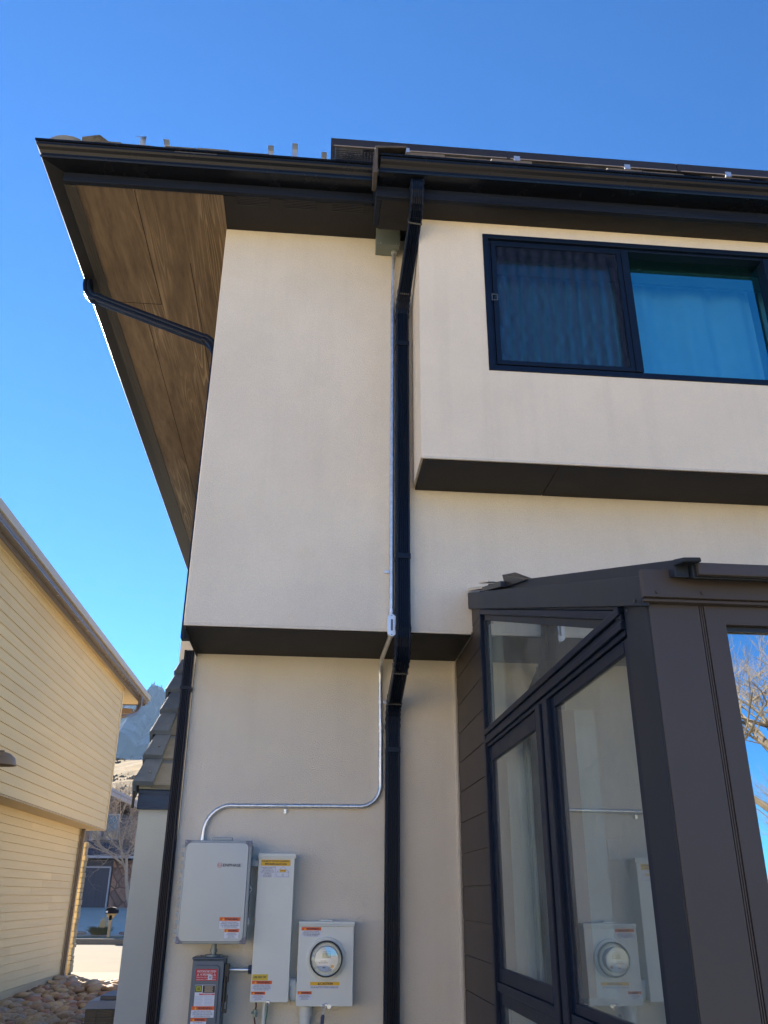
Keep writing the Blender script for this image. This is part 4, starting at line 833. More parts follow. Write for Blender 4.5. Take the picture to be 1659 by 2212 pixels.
for i, x in enumerate((.463, 1.198, 1.946, 2.644)):
    mb = MB(); mb.box(x-.02, x+.02, py-.012, py-.0065, pz-.024, pz+.016); mb.box(x-.02, x+.02, py-.006, py+.05, pz-.024, pz-.020)
    tag(mb.build('panel_clamp', alu, None), ['leftmost small bright clamp under the solar panel edge', 'second small bright clamp from the left under the solar panels', 'third small bright clamp from the left under the solar panels', 'rightmost small bright clamp under the solar panels'][i], 'clamp', 'clamps under the solar panels')
mb = MB()
for i in range(15): mb.box(.002+i*.019, .005+i*.019, 4.10, 4.103, 6.06, 6.155)
for i in range(6): mb.box(0, .28, 4.097, 4.0995, 6.065+i*.016, 6.068+i*.016)
tag(mb.build('wire_mesh_guard', blk, None), 'black wire mesh guard under the left end of the solar panels', 'mesh guard')

# ================================================================== SUNROOM
SX = .89; FYs = 2.13
sr = thing('sunroom', 'dark brown lean-to sunroom with glass sides attached to the house', 'sunroom', (2.5, 3.4, 0))
sl_ = .3235
def zr(y, off=0): return 2.517+(y-2.153)*sl_+off     # fascia top line
mb = MB(); z = -.3+.0; k = 0
z = 1.765-.168*12
while z < 3.22:
    z2_ = min(z+.1635, 3.25)
    ytop = 4.366
    if z < 3.05: mb.box(SX, SX+.03, ytop, W0-.013, z, min(z2_, 3.057))
    if z2_ > 3.06: mb.box(SX, SX+.03, ytop, W1-.004, max(z, 3.059), min(z2_, 3.24))
    z += .168
mb.box(SX+.006, SX+.05, 4.366, W0-.002, -.3, 3.055)
lab(mb.build('side_siding', bsid, sr, bevel=.0015), 'brown horizontal board siding beside the stucco wall')
# side fascia (sloping) and front fascia
mb = MB(); mb.hexa([(SX-.02, 2.108, zr(2.108)-.085), (SX-.002, 2.108, zr(2.108)-.085), (SX-.002, W1-.006, zr(4.616)-.099), (SX-.02, W1-.006, zr(4.616)-.099), (SX-.02, 2.108, zr(2.108)), (SX-.002, 2.108, zr(2.108)), (SX-.002, W1-.006, zr(4.61)), (SX-.02, W1-.006, zr(4.61))])
lab(mb.build('fascia', smetal, sr, bevel=.002), 'slate metal fascia sloping along the side')
mb = MB(); mb.box(SX-.022, 6, 2.086, 2.106, 2.437, 2.515); mb.box(SX-.02, 6, 2.098, 2.125, 2.428, 2.4365); lab(mb.build('fascia', bmetal, sr, bevel=.002), 'brown metal fascia across the front')
mb = MB()
for (x, y, z) in ((SX-.0205, 2.155, 2.447), (SX-.0205, 2.22, 2.44),): mb.tube([(x, y, z), (x-.003, y, z)], .005, 8)
for (x, z) in ((.905, 2.45), (1.03, 2.452)): mb.tube([(x, 2.0855, z), (x, 2.082, z)], .005, 8)
mb.build('rivet', bmetal, sr)
# roof slab + raised panel on top
mb = MB(); mb.hexa([(SX+.0, 2.13, zr(2.13)-.075), (6, 2.13, zr(2.13)-.075), (6, W1-.005, zr(4.6)-.09), (SX+.0, W1-.005, zr(4.6)-.09), (SX, 2.13, zr(2.13)-.012), (6, 2.13, zr(2.13)-.012), (6, W1-.005, zr(4.6)-.012), (SX, W1-.005, zr(4.6)-.012)], 0)
mb.build('roof', smetal, sr)
mb = MB(); mb.hexa([(.987, 2.035, zr(2.035)-.005), (6, 2.035, zr(2.035)-.005), (6, W1-.008, zr(4.6)-.005), (.987, W1-.2, zr(4.4)-.005), (.987, 2.035, zr(2.035)+.034), (6, 2.035, zr(2.035)+.034), (6, W1-.008, zr(4.6)+.034), (.987, W1-.2, zr(4.4)+.034)], 0)
mb.hexa([(.945, 2.05, zr(2.05)-.003), (.985, 2.05, zr(2.05)-.003), (.985, 4.40, zr(4.4)-.003), (.945, 4.40, zr(4.4)-.003), (.945, 2.05, zr(2.05)+.046), (.985, 2.05, zr(2.05)+.046), (.985, 4.40, zr(4.4)+.050), (.945, 4.40, zr(4.4)+.050)], 0)
mb.box(.995, 6, 2.015, 2.033, 2.478, 2.512, 1)
mb.hexa([(.947, 2.0, 2.505), (1.0, 2.0, 2.508), (1.0, 2.048, 2.515), (.943, 2.048, 2.512), (.949, 1.995, 2.516), (.996, 1.995, 2.518), (1.0, 2.048, 2.530), (.943, 2.048, 2.530)], 0)
lab(mb.build('roof', [smetal, bmetal], sr, bevel=.003), 'raised metal roof panel with a torn corner')
mb = MB(); mb.hexa([(.93, 3.93, 3.11), (.99, 3.90, 3.12), (.99, 3.6, 3.03), (.93, 3.55, 3.01), (.925, 3.96, 3.185), (.985, 3.93, 3.19), (.99, 3.6, 3.035), (.93, 3.55, 3.015)]); mb.hexa([(.90, 4.36, 3.235), (.96, 4.34, 3.24), (.99, 3.9, 3.10), (.90, 3.9, 3.10), (.905, 4.37, 3.262), (.965, 4.35, 3.262), (.99, 3.9, 3.13), (.90, 3.9, 3.13)])
lab(mb.build('flashing', blk, sr), 'bent black flashing at the roof edge')
mb = MB(); mb.hexa([(.870, 4.60, 3.318), (.98, 4.60, 3.33), (.98, 4.35, 3.262), (.892, 4.40, 3.262), (.868, 4.59, 3.334), (.98, 4.59, 3.345), (.98, 4.35, 3.27), (.89, 4.40, 3.27)]); mb.hexa([(.90, 4.42, 3.30), (.96, 4.42, 3.305), (.98, 4.2, 3.235), (.91, 4.2, 3.235), (.90, 4.42, 3.312), (.96, 4.42, 3.315), (.98, 4.2, 3.24), (.91, 4.2, 3.24)])
lab(mb.build('flashing', bead_m, sr), 'pale torn flashing where the sunroom meets the wall')
# corner post
mb = MB(); mb.hexa([(SX, FYs, -.3), (1.034, FYs, -.3), (1.034, 2.3, -.3), (SX, 2.3, -.3), (SX, FYs, 2.430), (1.034, FYs, 2.430), (1.034, 2.3, 2.485), (SX, 2.3, 2.485)]); lab(mb.build('corner_post', [smetal], sr, bevel=.003), 'broad metal clad corner post')
mb = MB(); mb.box(SX+.003, 1.032, FYs-.006, FYs-.0015, -.3, 2.436); 
for q in (1.034, 1.040): mb.box(q+.0008, q+.005, FYs-.004, 2.2, -.3, 2.436)
mb.build('post_cladding', bmetal, sr, bevel=.001)
# front window
gx0, gz1 = 1.100, 2.378
mb = MB()
mb.add([(1.046, FYs-.008, 2.430), (6, FYs-.008, 2.430), (6, FYs-.008, gz1), (gx0, FYs-.008, gz1)], [(0, 1, 2, 3)])
mb.add([(1.046, FYs-.008, 2.430), (gx0, FYs-.008, gz1), (gx0, FYs-.008, -.3), (1.046, FYs-.008, -.3)], [(0, 1, 2, 3)])
mb.add([(gx0, FYs-.008, gz1), (6, FYs-.008, gz1), (6, FYs+.05, gz1), (gx0, FYs+.05, gz1)], [(0, 1, 2, 3)])
mb.add([(gx0, FYs-.008, gz1), (gx0, FYs+.05, gz1), (gx0, FYs+.05, -.3), (gx0, FYs-.008, -.3)], [(0, 1, 2, 3)])
mb.box(1.046, 1.0985, FYs-.007, FYs+.06, -.3, 2.428)
fw = lab(mb.build('window', bmetal, sr), 'tall front window with a mitred brown frame')
mb = MB(); mb.add([(gx0-.005, FYs+.022, -.3), (6, FYs+.022, -.3), (6, FYs+.022, gz1+.01), (gx0-.005, FYs+.022, gz1+.01)], [(0, 1, 2, 3)]); mb.build('pane', gl_front, fw)
mb = MB(); mb.box(gx0, 6, FYs+.010, FYs+.020, gz1-.014, gz1-.001); mb.box(gx0+.0005, gx0+.006, FYs+.010, FYs+.020, 0, gz1-.015); mb.build('gasket', blk, fw)
# ---- side windows in plane X = SX
mb = MB(); mb.box(1.75, 1.822, 5.186, 5.198, 1.913, 2.024); mb.build('blank_plate', mat('blank_plate_white', (.8, .82, .8), .5), sr, bevel=.003)
def sbox(mb, y0, y1, z0, z1, x0, x1, mi=0): mb.box(x0, x1, min(y0, y1), max(y0, y1), z0, z1, mi)
mb = MB()
# outer frame: left jamb, cross bar, central mullion, lower rail
sbox(mb, 4.365, 4.325, -.3, 3.12, SX-.012, SX+.06)
for dz0, dz1, xx in ((2.392, 2.410, -.004), (2.4105, 2.432, -.014), (2.4325, 2.452, -.008), (2.4525, 2.478, -.018)): sbox(mb, 4.3245, 2.301, dz0, dz1, SX+xx, SX+.06)
sbox(mb, 3.318, 3.250, -.3, 2.3915, SX-.014, SX+.06); sbox(mb, 3.2495, 3.215, -.3, 2.3915, SX-.004, SX+.06); sbox(mb, 3.2145, 3.150, -.3, 2.3915, SX-.012, SX+.06)
sbox(mb, 4.3245, 3.3185, 1.325, 1.362, SX-.004, SX+.06); sbox(mb, 3.1495, 2.301, 1.325, 1.362, SX-.004, SX+.06)
# sloping head
def slope_bar(mb, y0, y1, o0, o1, x0, x1, mi=0):
    mb.hexa([(x0, y1, zr(y1)+o0), (x1, y1, zr(y1)+o0), (x1, y0, zr(y0)+o0), (x0, y0, zr(y0)+o0), (x0, y1, zr(y1)+o1), (x1, y1, zr(y1)+o1), (x1, y0, zr(y0)+o1), (x0, y0, zr(y0)+o1)], mi)
slope_bar(mb, 4.3245, 2.301, -.128, -.100, SX-.012, SX+.06); slope_bar(mb, 4.36, 2.32, -.0995, -.03, SX-.0005, SX+.06)
wfz = lab(mb.build('window_frame', sash, sr, bevel=.003), 'black side window frame with a slanting transom')
# sashes
mb = MB()
def sash_rect(mb, y0, y1, z0, z1, t, t2=None):
    t2 = t2 or t
    sbox(mb, y0, y0-t, z0, z1, SX+.005, SX+.021); sbox(mb, y1+t2, y1, z0, z1, SX+.005, SX+.021); sbox(mb, y0-t-.0005, y1+t+.0005, z1-t, z1, SX+.005, SX+.021); sbox(mb, y0-t-.0005, y1+t+.0005, z0, z0+t*.8, SX+.005, SX+.021)
sash_rect(mb, 4.324, 3.319, 1.363, 2.391, .070, .012); sash_rect(mb, 3.149, 2.302, 1.363, 2.391, .040)
sash_rect(mb, 4.324, 3.319, .6, 1.324, .050); sash_rect(mb, 3.149, 2.302, .6, 1.324, .040)
mb.build('sash', sash, wfz, bevel=.003)
mb = MB()
# transom sash: left stile (deep), sloping head
slope_bar(mb, 4.29, 2.34, -.160, -.1285, SX+.005, SX+.021); sbox(mb, 4.3245, 4.285, 2.479, 3.055, SX+.005, SX+.021)
mb.build('sash', smetal, wfz, bevel=.002)
# inner jambs, wood coloured
mb = MB()
for y in (4.252, 3.108): sbox(mb, y, y-.010, 1.41, 2.34, SX+.022, SX+.075)
mb.build('inner_jamb', jamb, wfz)
mb = MB(); sbox(mb, 4.284, 4.255, 2.48, 3.02, SX+.023, SX+.09); sbox(mb, 4.25, 4.240, 1.41, 2.34, SX+.0755, SX+.13); sbox(mb, 3.106, 3.096, 1.41, 2.34, SX+.0755, SX+.15); mb.build('inner_trim', mat('inner_trim_white', (.55, .62, .66), .6), wfz)
gxp = SX+.017
mb = MB(); mb.add([(gxp, 4.30, 2.47), (gxp, 2.33, 2.47), (gxp, 2.33, zr(2.33)-.12), (gxp, 4.30, zr(4.30)-.12)], [(0, 1, 2, 3)]); mb.build('pane', gl_side, wfz)
for y0, y1, z0, z1 in ((4.30, 3.34, 1.38, 2.37), (3.13, 2.32, 1.38, 2.37), (4.30, 3.34, .63, 1.30), (3.13, 2.32, .63, 1.30)):
    mb = MB(); mb.add([(gxp, y0, z0), (gxp, y1, z0), (gxp, y1, z1), (gxp, y0, z1)], [(0, 1, 2, 3)]); mb.build('pane', gl_side, wfz)
# lower apron below the small lights, floor, far end wall
mb = MB(); mb.box(SX+.002, SX+.05, 2.301, 4.36, -.3, .6); mb.box(SX+.1, 6, 2.2, W0-.003, -.1, .1); mb.box(5.9, 6, 2.2, W1, .1, 2.4); mb.build('floor', mat('sunroom_floor', (.12, .10, .09), .7, noise_amt=.2), sr)
curtain('curtain', 4.02, 4.24, 1.0, 2.36, SX+.13, .010, .05, curt, sr, axis=1)


# ================================================================== NEIGHBOUR HOUSE
nb = thing('neighbour_house', 'yellow-tan clapboard house with a jutting upper floor on the left', 'house', (-6, 15, 0))
NX, NL = -4.5, -4.92
def clap(name, x, y0, y1, z0, z1, ex, lbl):
    mb = MB(); z = z0
    while z < z1-.01:
        t_ = min(z+ex, z1); ysplit = random.uniform(y0+1, y1-1)
        cuts = sorted([y0, y1]+[random.uniform(y0+.5, y1-.5) for _ in range(3)])
        for a_, b_ in [(p+.002, q-.002) for p, q in zip(cuts, cuts[1:]) if q-p > .01]:
            mb.hexa([(x-.03, a_, z+.005), (x, a_, z+.005), (x, b_, z+.005), (x-.03, b_, z+.005), (x-.03, a_, t_), (x-.014, a_, t_), (x-.014, b_, t_), (x-.03, b_, t_)], random.choice([0, 0, 1, 2]))
        z = t_
    mb.box(x-.2, x-.028, y0, y1-.01, z0-.0, z1)
    return lab(mb.build(name, [nsid, nsid2, nsid3], nb), lbl)
clap('siding', NX, 6, 20.74, 3.06, 6.24, .158, 'clapboards of the jutting upper floor')
clap('siding', NL, 6, 20.54, .24, 3.04, .133, 'clapboards of the recessed ground floor')
mb = MB(); mb.box(NX-.06, NX+.012, 20.742, 20.83, 3.05, 6.24); mb.box(NL-.06, NL+.012, 20.542, 20.60, .2, 3.04); mb.box(NX-.012, NX+.012, 6, 20.74, 6.20, 6.245); mb.build('corner_board', nsid, nb, bevel=.004)
mb = MB(); mb.box(-5.6, NX-.005, 6, 20.80, 3.035, 3.057); mb.build('overhang_underside', nsof, nb)
mb = MB(); mb.box(-9, NX-.06, 6, 20.8, 3.06, 6.2); mb.box(-9, NL-.2, 6, 20.5, 0, 3.04); mb.build('body', nsid, nb)
mb = MB(); mb.box(-9, NL-.01, 6, 20.5, -.3, .238); mb.build('foundation', mat('foundation_tan', (.52, .42, .27), .9, noise_amt=.1, nscale=2, bump=.3, bscale=20), nb)
mb = MB(); mb.box(-9, -4.37, 6, 22.55, 6.215, 6.24); mb.build('soffit', nsof, nb)
mb = MB(); mb.box(-4.37, -4.345, 6, 22.6, 6.17, 6.42, 0); mb.build('fascia', mat('brown_fascia', (.13, .10, .08), .5), nb)
mb = MB(); mb.loft([[(-4.344+q[0]*.95, 6, 6.235+q[1]*1.75) for q in GL], [(-4.344+q[0]*.95, 22.62, 6.235+q[1]*1.75) for q in GL]]); mb.build('gutter', ngut, nb)
mb = MB(); mb.box(-4.215, -4.186, 6, 22.64, 6.33, 6.455); mb.box(-4.25, -4.2155, 6, 22.64, 6.44, 6.46); mb.build('gutter_lip', nband, nb)
mb = MB(); mb.add([(-4.30, 6, 6.44), (-4.30, 22.65, 6.44), (-9, 22.65, 8.2), (-9, 6, 8.2)], [(0, 1, 2, 3)]); mb.add([(-4.30, 22.6, 6.43), (-9, 22.6, 8.15), (-9, 22.6, 6.2), (-4.3, 22.6, 6.2)], [(0, 1, 2, 3)]); mb.build('roof', shak, nb)
mb = MB(); mb.box(-5.6, -4.6, 22.5, 22.66, 5.98, 6.10); mb.build('outrigger', mat('brown_beam', (.15, .11, .08), .6), nb)
mb = MB(); pp = [Vector(p) for p in [(-4.27, 21.75, 6.25), (-4.27, 21.75, 6.05)]]+arc([(-4.27, 21.74, 6.02), (-4.29, 21.6, 5.75), (-4.42, 20.95, 5.62)], 8)+[Vector((-4.50, 20.9, 5.58))]
mb.sweep([(-.045, -.035), (.045, -.035), (.045, .035), (-.045, .035)], pp, xaxis=Vector((1, -.2, 0))); lab(mb.build('gutter_elbow', ngut, nb, bevel=.01), 'curved brown gutter outlet at the eave')
mb = MB(); q_ = [(-.05, -.038), (.05, -.038), (.05, .038), (-.05, .038)]
mb.sweep(q_, [(-4.86, 20.35, 3.03), (-4.86, 20.35, .35)]+[tuple(p) for p in arc([(-4.86, 20.35, .25), (-4.84, 20.30, .12), (-4.6, 20.15, .09)], 6)]+[(-4.0, 19.8, .02)], xaxis=Vector((0, 1, .001))); lab(mb.build('downspout', ngut, nb, bevel=.008), 'brown downspout kicking out over the cobbles')
mb = MB(); z = -.05
while z < 2.75:
    h = random.uniform(.07, .17); e_ = random.uniform(-.02, .02); mb.box(-5.15, -4.965+e_*.7, 21.25, 21.55+e_, z, z+h-.005); z += h
lab(mb.build('stone_pier', mat('tan_stone', (.34, .285, .19), .9, noise_amt=.3, nscale=3, bump=.4, bscale=14), nb, bevel=.01), 'stacked tan stone edge beyond the downspout')
mb = MB(); cx_, cy_, cz_ = -4.40, 13.05, 3.42
for (r0, z_) in ((.0, 0),): pass
mb.loft([[(cx_+r*math.cos(2*PI*i/20), cy_+r*math.sin(2*PI*i/20), cz_+z_) for i in range(20)] for r, z_ in ((.04, .16), (.10, .14), (.17, .08), (.20, -.02), (.185, -.02), (.15, .07), (.03, .13))]); mb.tube([(NX, cy_, cz_+.17), (cx_, cy_, cz_+.17), (cx_, cy_, cz_+.13)], .02, 8)
lab(mb.build('wall_lamp', mat('lamp_brown', (.22, .17, .13), .5), nb, smooth=True), 'brown bell-shaped outdoor lamp')

# ---- air conditioner
ac = thing('air_conditioner', 'dark grey air conditioner unit on the cobbles beside the grey wall', 'air conditioner', (-1.2, 8.0, 0))
ax0, ax1, ay0, ay1 = -1.655, -1.285-.0, 7.62, 8.35
ax0, ax1 = -1.66, -.90
ay0, ay1 = 7.72, 8.40; gxw = GX-.002
mb = MB(); mb.box(ax0+.02, gxw, ay0+.02, ay1-.02, .0, .90); mb.build('core', blk, ac)
mb = MB()
for k in range(26): mb.box(ax0+.006, gxw, ay0+.006, ay1-.006, .05+k*.033, .056+k*.033)
for k in range(3):
    x = ax0+.1+k*.12; mb.box(x, x+.004, ay0+.002, ay0+.0055, .03, .9)
mb.build('louvre', mat('louvre_dark', (.03, .032, .035), .4), ac)
mb = MB(); mb.hexa([(ax0, ay0, .905), (gxw, ay0, .905), (gxw, ay1, .905), (ax0, ay1, .905), (ax0+.03, ay0+.05, .955), (gxw, ay0+.05, .955), (gxw, ay1-.05, .955), (ax0+.03, ay1-.05, .955)]); mb.box(ax0+.10, gxw, ay0+.12, ay1-.12, .956, .985, 1)
mb.build('top_cover', [mat('ac_grey', (.26, .26, .27), .5), louv if 0 else mat('fan_grille', (.07, .07, .075), .5)], ac, bevel=.004)

# ---- river cobbles
import bmesh
def rock_mesh(seed, m_):
    bm = bmesh.new(); bmesh.ops.create_icosphere(bm, subdivisions=2, radius=.5); rnd = random.Random(seed)
    o = Vector((rnd.uniform(0, 50), seed*3.1, 2)); sx, sy, sz_ = rnd.uniform(.85, 1.25), rnd.uniform(.75, 1), rnd.uniform(.5, .75)
    for v in bm.verts:
        k = 1+.42*noise.noise(v.co*1.9+o)+.10*noise.noise(v.co*5+o); v.co = Vector((v.co.x*sx*k, v.co.y*sy*k, v.co.z*sz_*k))
    me = bpy.data.meshes.new('river_cobble'); bm.to_mesh(me); bm.free(); me.materials.append(m_)
    me.polygons.foreach_set('use_smooth', [True]*len(me.polygons)); return me
rmesh = [rock_mesh(i, rockm[[0, 0, 1, 2, 3, 4, 0, 3, 1, 0][i]]) for i in range(10)]
def inview(p):
    d = Vector(p)-Vector((0, 0, EYE)); c = (r2.dot(d), u2.dot(d), fwd.dot(d)); f_ = cam_d.lens/36
    X = c[0]/c[2]*f_; Y = c[1]/c[2]*f_*3/4
    return abs(X) < .52 and abs(Y) < .52 and p[0]/p[1] < GX/gy+.006
cand = []
random.seed(3)
y = 7.4
while y < 20.0:
    x = -4.85
    while x < -1.45:
        cand.append((x+random.uniform(-.05, .05), y+random.uniform(-.05, .05))); x += .15
    y += .125
vis = [c for c in cand if inview((c[0], c[1], .08))]
vis.sort(key=lambda c: c[1]); keep = set(vis[:300]); nrock = 0
kinds = {0: ('rounded tan river cobble in the bed between the houses', 'tan cobbles'), 1: ('rounded brown river cobble in the bed between the houses', 'brown cobbles'), 2: ('rounded grey river cobble in the bed between the houses', 'grey cobbles'), 3: ('rounded ochre river cobble in the bed between the houses', 'ochre cobbles'), 4: ('rounded reddish river cobble in the bed between the houses', 'reddish cobbles')}
kk = [0, 0, 1, 2, 3, 4, 0, 3, 1, 0]
rest = MB(); restm = []
for c in cand:
    i = random.randrange(10); s_ = random.choice([random.uniform(.10, .16), random.uniform(.15, .22), random.uniform(.18, .26)]) if random.random() > .06 else random.uniform(.26, .36); rz = random.uniform(0, 6.28); zz = .02+.10*noise.noise(Vector((c[0]*.9, c[1]*.7, 0)))+random.uniform(0, .09)+ gz(c[1])
    if c in keep:
        o = bpy.data.objects.new('river_cobble', rmesh[i]); COL.objects.link(o); o.location = (c[0], c[1], zz); o.scale = (s_, s_, s_); o.rotation_euler = (random.uniform(-.5, .5), random.uniform(-.5, .5), rz)
        o['label'] = kinds[kk[i]][0]; o['category'] = 'rock'; o['group'] = kinds[kk[i]][1]
    else:
        Mx = Matrix.Translation((c[0], c[1], zz)) @ Matrix.Rotation(rz, 4, 'Z') @ Matrix.Rotation(random.uniform(-.5, .5), 4, 'X') @ Matrix.Scale(s_, 4)
        rest.add([Mx @ v.co for v in rmesh[i].vertices], [tuple(p.vertices) for p in rmesh[i].polygons], kk[i])
o = rest.build('cobble_bed', rockm, smooth=False); o.data.polygons.foreach_set('use_smooth', [True]*len(o.data.polygons)); o['kind'] = 'stuff'
mb = MB(); mb.box(-4.9, -1.3, 6.5, 20.0, -.2, .03); struct(mb.build('gravel_ground', soil))
me = rock_mesh(77, mat('red_boulder', (.52, .24, .16), .85, col2=(.34, .16, .12), nscale=5, bump=.4, bscale=12))
for (x, y, s_, l) in ((-2.95, 19.3, 1.0, 'large reddish sandstone boulder in the sun at the end of the cobbles'), (-3.35, 19.6, .45, 'small reddish rock left of the large sandstone boulder')):
    o = bpy.data.objects.new('boulder', me if s_ == 1.0 else me.copy()); COL.objects.link(o); o.location = (x, y, .12); o.scale = (s_*.9, s_*.7, s_*.75); o.rotation_euler = (.1, .2, s_*2); tag(o, l, 'boulder')

# ================================================================== ACROSS THE STREET
fh = thing('far_house', 'grey house with a red stone front across the street', 'house', (-8, 50, 1.2))
fgrey = mat('far_siding', (.10, .10, .115), .8, noise_amt=.15, nscale=1, bump=.1); ftrim = mat('far_trim', (.42, .42, .45), .6); ff = mat('far_door', (.075, .08, .10), .6, noise_amt=.25, nscale=7, stretch=(5, 1, .1))
mb = MB(); mb.box(-14, -9.36, 46.2, 54, 1.1, 3.3); mb.box(-14, -4, 48, 55, 1.1, 6.2); mb.box(-30, -12.0, 48.3, 50.2, 1.1, 10.9); mb.build('wall', fgrey, fh)  # tall left slab is added out of view to shade the driveway
mb = MB(); mb.box(-9.36, -8.38, 46.15, 48, 1.1, 3.3); mb.build('wall', farstone, fh)
mb = MB(); mb.box(-8.36, -5, 46.6, 48, 1.1, 3.3); mb.build('wall', fgrey, fh)
mb = MB(); mb.box(-14, -9.50, 46.10, 46.19, 1.15, 2.95); d_ = mb.build('garage_door', ff, fh)
mb = MB(); mb.box(-14, -9.46, 46.06, 46.18, 2.955, 3.02); mb.box(-9.495, -9.43, 46.06, 46.18, 1.15, 2.95); mb.build('door_trim', ftrim, fh)
mb = MB(); mb.box(-14.2, -4, 45.6, 45.68, 3.38, 3.50); mb.build('fascia', ftrim, fh)
mb = MB(); mb.hexa([(-14.2, 45.7, 3.38), (-4, 45.7, 3.38), (-4, 48, 4.2), (-14.2, 48, 4.2), (-14.2, 45.7, 3.5), (-4, 45.7, 3.5), (-4, 48, 4.35), (-14.2, 48, 4.35)]); mb.build('roof', mat('far_roof', (.11, .10, .115), .8, noise_amt=.3, nscale=3, bump=.3, bscale=5), fh)
# gable of the upper storey, sloping down to the right
mb = MB(); mb.hexa([(-14, 47.2, 8.15), (-7.5, 47.2, 5.35), (-7.5, 56, 5.35), (-14, 56, 8.15), (-14, 47.2, 8.42), (-7.5, 47.2, 5.62), (-7.5, 56, 5.62), (-14, 56, 8.42)]); mb.build('roof', mat('far_roof_grey', (.30, .30, .33), .7), fh)
mb = MB(); mb.hexa([(-14, 47.12, 8.12), (-7.4, 47.12, 5.28), (-7.4, 47.18, 5.28), (-14, 47.18, 8.12), (-14, 47.12, 8.30), (-7.4, 47.12, 5.46), (-7.4, 47.18, 5.46), (-14, 47.18, 8.30)]); mb.hexa([(-14, 47.16, 8.36), (-7.4, 47.16, 5.52), (-7.4, 47.19, 5.52), (-14, 47.19, 8.36), (-14, 47.16, 8.48), (-7.4, 47.16, 5.64), (-7.4, 47.19, 5.64), (-14, 47.19, 8.48)]); mb.build('gable_trim', ftrim, fh)
mb = MB(); mb.prism([(-14, 6.2), (-7.6, 6.2 if 0 else 5.3), (-14, 8.1)], 1, 48.0, 48.2); mb.build('wall', fgrey, fh)
glm = mat('far_glass', (.05, .10, .14), .05, spec=1.0)
for x0, x1, z0_, z1_, l in ((-11.05, -10.62, 4.35, 5.35, 0), (-10.35, -9.75, 4.4, 5.55, 0)):
    mb = MB(); frame_rect(mb, x0-.06, x1+.06, z0_-.06, z1_+.06, .06, 47.90, 47.99); w_ = mb.build('window', ftrim, fh); mb = MB(); mb.box(x0, x1, 47.95, 47.97, z0_, z1_); mb.build('pane', glm, w_)
mb = MB(); mb.box(-12.2, -11.1, 47.93, 47.99, 4.0, 5.2); mb.build('shutter', mat('terracotta', (.30, .13, .09), .8), fh)
mb = MB(); mb.box(-8.36, -8.1, 46.5, 46.59, 1.9, 3.1); mb.build('door', ff, fh)

mbx = thing('mailbox', 'black mailbox on a pale wooden post by the far kerb', 'mailbox', (-6.57, 33.1, .4))
mb = MB(); mb.prism([(-6.74, 1.16), (-6.36, 1.16), (-6.36, 1.27), (-6.42, 1.335), (-6.55, 1.36), (-6.68, 1.335), (-6.74, 1.27)], 1, 32.85, 33.25); mb.build('box', mat('mailbox_black', (.012, .014, .02), .75, spec=.1), mbx, bevel=.01)
mb = MB(); mb.box(-6.615, -6.515, 33.0, 33.1, .3, 1.10); mb.hexa([(-6.60, 33.0, .95), (-6.53, 33.0, .95), (-6.53, 33.1, .95), (-6.60, 33.1, .95), (-6.70, 33.0, 1.12), (-6.40, 33.0, 1.12), (-6.40, 33.1, 1.12), (-6.70, 33.1, 1.12)]); mb.box(-6.72, -6.38, 32.95, 33.15, 1.12, 1.158); mb.build('post', woodp, mbx)
mb = MB(); mb.box(-6.72, -6.65, 32.845, 32.849, 1.18, 1.24); mb.build('number_plate', white, mbx)
def grass_tuft(name, cx, cy, z0_, r, h, n, m_, lbl, lean=0, cat='grass'):
    mb = MB()
    for i in range(n):
        a = random.uniform(0, 6.28); rr_ = r*random.random()**.5*.5; x0, y0 = cx+rr_*math.cos(a), cy+rr_*math.sin(a); hh = h*random.uniform(.5, 1); b = random.uniform(.2, 1)*r
        x1, y1 = x0+b*math.cos(a)*.5+lean*.5, y0+b*math.sin(a)*.5; x2, y2 = x0+b*math.cos(a)+lean*1.3, y0+b*math.sin(a); w_ = .008
        mb.add([(x0-w_, y0, z0_), (x0+w_, y0, z0_), (x1+w_, y1, z0_+hh*.7), (x1-w_, y1, z0_+hh*.7), (x2, y2, z0_+hh*.92)], [(0, 1, 2, 3), (3, 2, 4)])
    return tag(mb.build(name, m_), lbl, cat)
gm = mat('olive_grass', (.16, .17, .10), .9, noise_amt=.3, nscale=3); gs_ = mat('straw', (.66, .56, .34), .9, noise_amt=.2, nscale=3)
grass_tuft('ornamental_grass', -7.0, 33.7, .42, .42, .38, 700, gm, 'low olive shrub of grass left of the mailbox post', cat='plant')
grass_tuft('ornamental_grass', -7.12, 33.9, .42, .12, .80, 70, gs_, 'tall straw-coloured grass plumes leaning right, behind the low olive grass', lean=.30, cat='plant')
for i, (x, y, s_, m_, l) in enumerate(((-7.65, 33.7, .40, 2, 'grey rock at the left end of the planting by the far kerb'), (-6.25, 33.75, .22, 4, 'dark red rock right of the mailbox post'), (-5.75, 33.8, .38, 0, 'flat pale rock right of the mailbox'), (-6.05, 38.2, .55, 1, 'brown rock on the driveway edge behind the mailbox'), (-5.7, 38.0, .7, 2, 'grey boulder on the driveway edge behind the mailbox'))):
    o = bpy.data.objects.new('landscape_rock', rock_mesh(200+i, rockm[m_])); COL.objects.link(o); o.location = (x, y, gz(y)+.05); o.scale = (s_, s_, s_*.7); tag(o, l, 'rock')

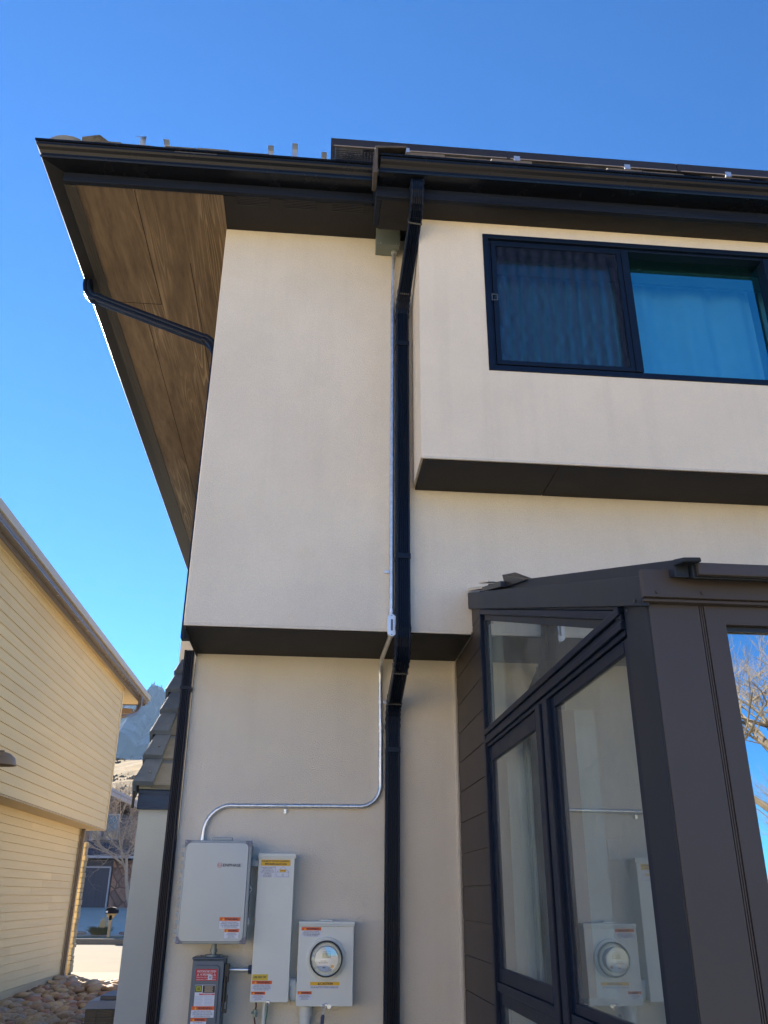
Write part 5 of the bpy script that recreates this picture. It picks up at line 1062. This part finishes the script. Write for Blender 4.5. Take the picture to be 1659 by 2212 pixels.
# ---- bare trees
def bare_tree(name, base, height, seed, m_, lbl, spread=.9, depth=6, r0=.12, droop=0.0, lean=(0, 0), nchild=3, trunk_frac=.22):
    rnd = random.Random(seed); tr_ = MB(); br = MB()
    def grow(p, d, L, r, lev):
        n = 3 if lev < 3 else 2; pts = [p]; q = p.copy(); dd = d.copy()
        for i in range(n):
            dd = (dd+Vector((rnd.uniform(-1, 1), rnd.uniform(-1, 1), rnd.uniform(-.6, .6)-droop*lev*.25))*.20).normalized(); q = q+dd*L/n; pts.append(q.copy())
        rad = [r*(1-.45*i/n) for i in range(n+1)]
        (tr_ if lev == 0 else br).tube(pts, rad, 8 if lev == 0 else (5 if lev < 3 else 3), cap=False)
        if lev >= depth: return
        for k in range(nchild+(1 if lev in (1, 2) else 0)):
            t_ = rnd.uniform(.35, 1) if lev > 0 else rnd.uniform(.6, 1); i = min(n-1, int(t_*n)); pp_ = pts[i].lerp(pts[i+1], t_*n-i)
            ax = Vector((rnd.uniform(-1, 1), rnd.uniform(-1, 1), rnd.uniform(-.2, .9))).normalized(); nd = (dd+ax*spread).normalized()
            grow(pp_, nd, L*rnd.uniform(.58, .8), r*.52, lev+1)
    root = thing(name, lbl, 'tree', base)
    grow(Vector(base), Vector((lean[0], lean[1], 1)).normalized(), height*trunk_frac, r0, 0)
    tr_.build('trunk', m_, root, smooth=True); br.build('crown', m_, root)
    return root
tw = mat('pale_twigs', (.46, .37, .28), .9, noise_amt=.25, nscale=3)  # even pale colour for the far trees
bare_tree('bare_tree', (-7.15, 40.5, .9), 8.0, 14, tw, 'bare pale-branched tree in front of the grey far house', spread=1.15, depth=6, r0=.10, droop=.45, trunk_frac=.30, nchild=4, lean=(-.25, 0))
bare_tree('bare_tree', (-19.2, 88, 6.2), 10.5, 5, tw, 'bare tree behind the neighbour roofline on the golden hill', spread=.7, depth=6, r0=.14, trunk_frac=.26)
# trees behind the photographer, mirrored in the sunroom's front glass
rtw = mat('reflected_twigs', (.21, .16, .115), .9, noise_amt=.3, nscale=3)
bare_tree('bare_tree', (17.0, -22.5, 0), 20.0, 31, rtw, 'bare branching tree mirrored in the front glass, nearer the post', spread=1.0, depth=6, r0=.30, trunk_frac=.25, nchild=3)
bare_tree('bare_tree', (14.6, -19.5, 0), 10.5, 44, rtw, 'smaller twiggy bare tree mirrored low in the front glass', spread=1.0, depth=6, r0=.13, trunk_frac=.24, nchild=3)
bare_tree('bare_tree', (22.5, -28.0, 0), 20.0, 12, rtw, 'second bare tree mirrored in the front glass, behind the nearer one', spread=1.1, depth=5, r0=.28, trunk_frac=.26, nchild=3)
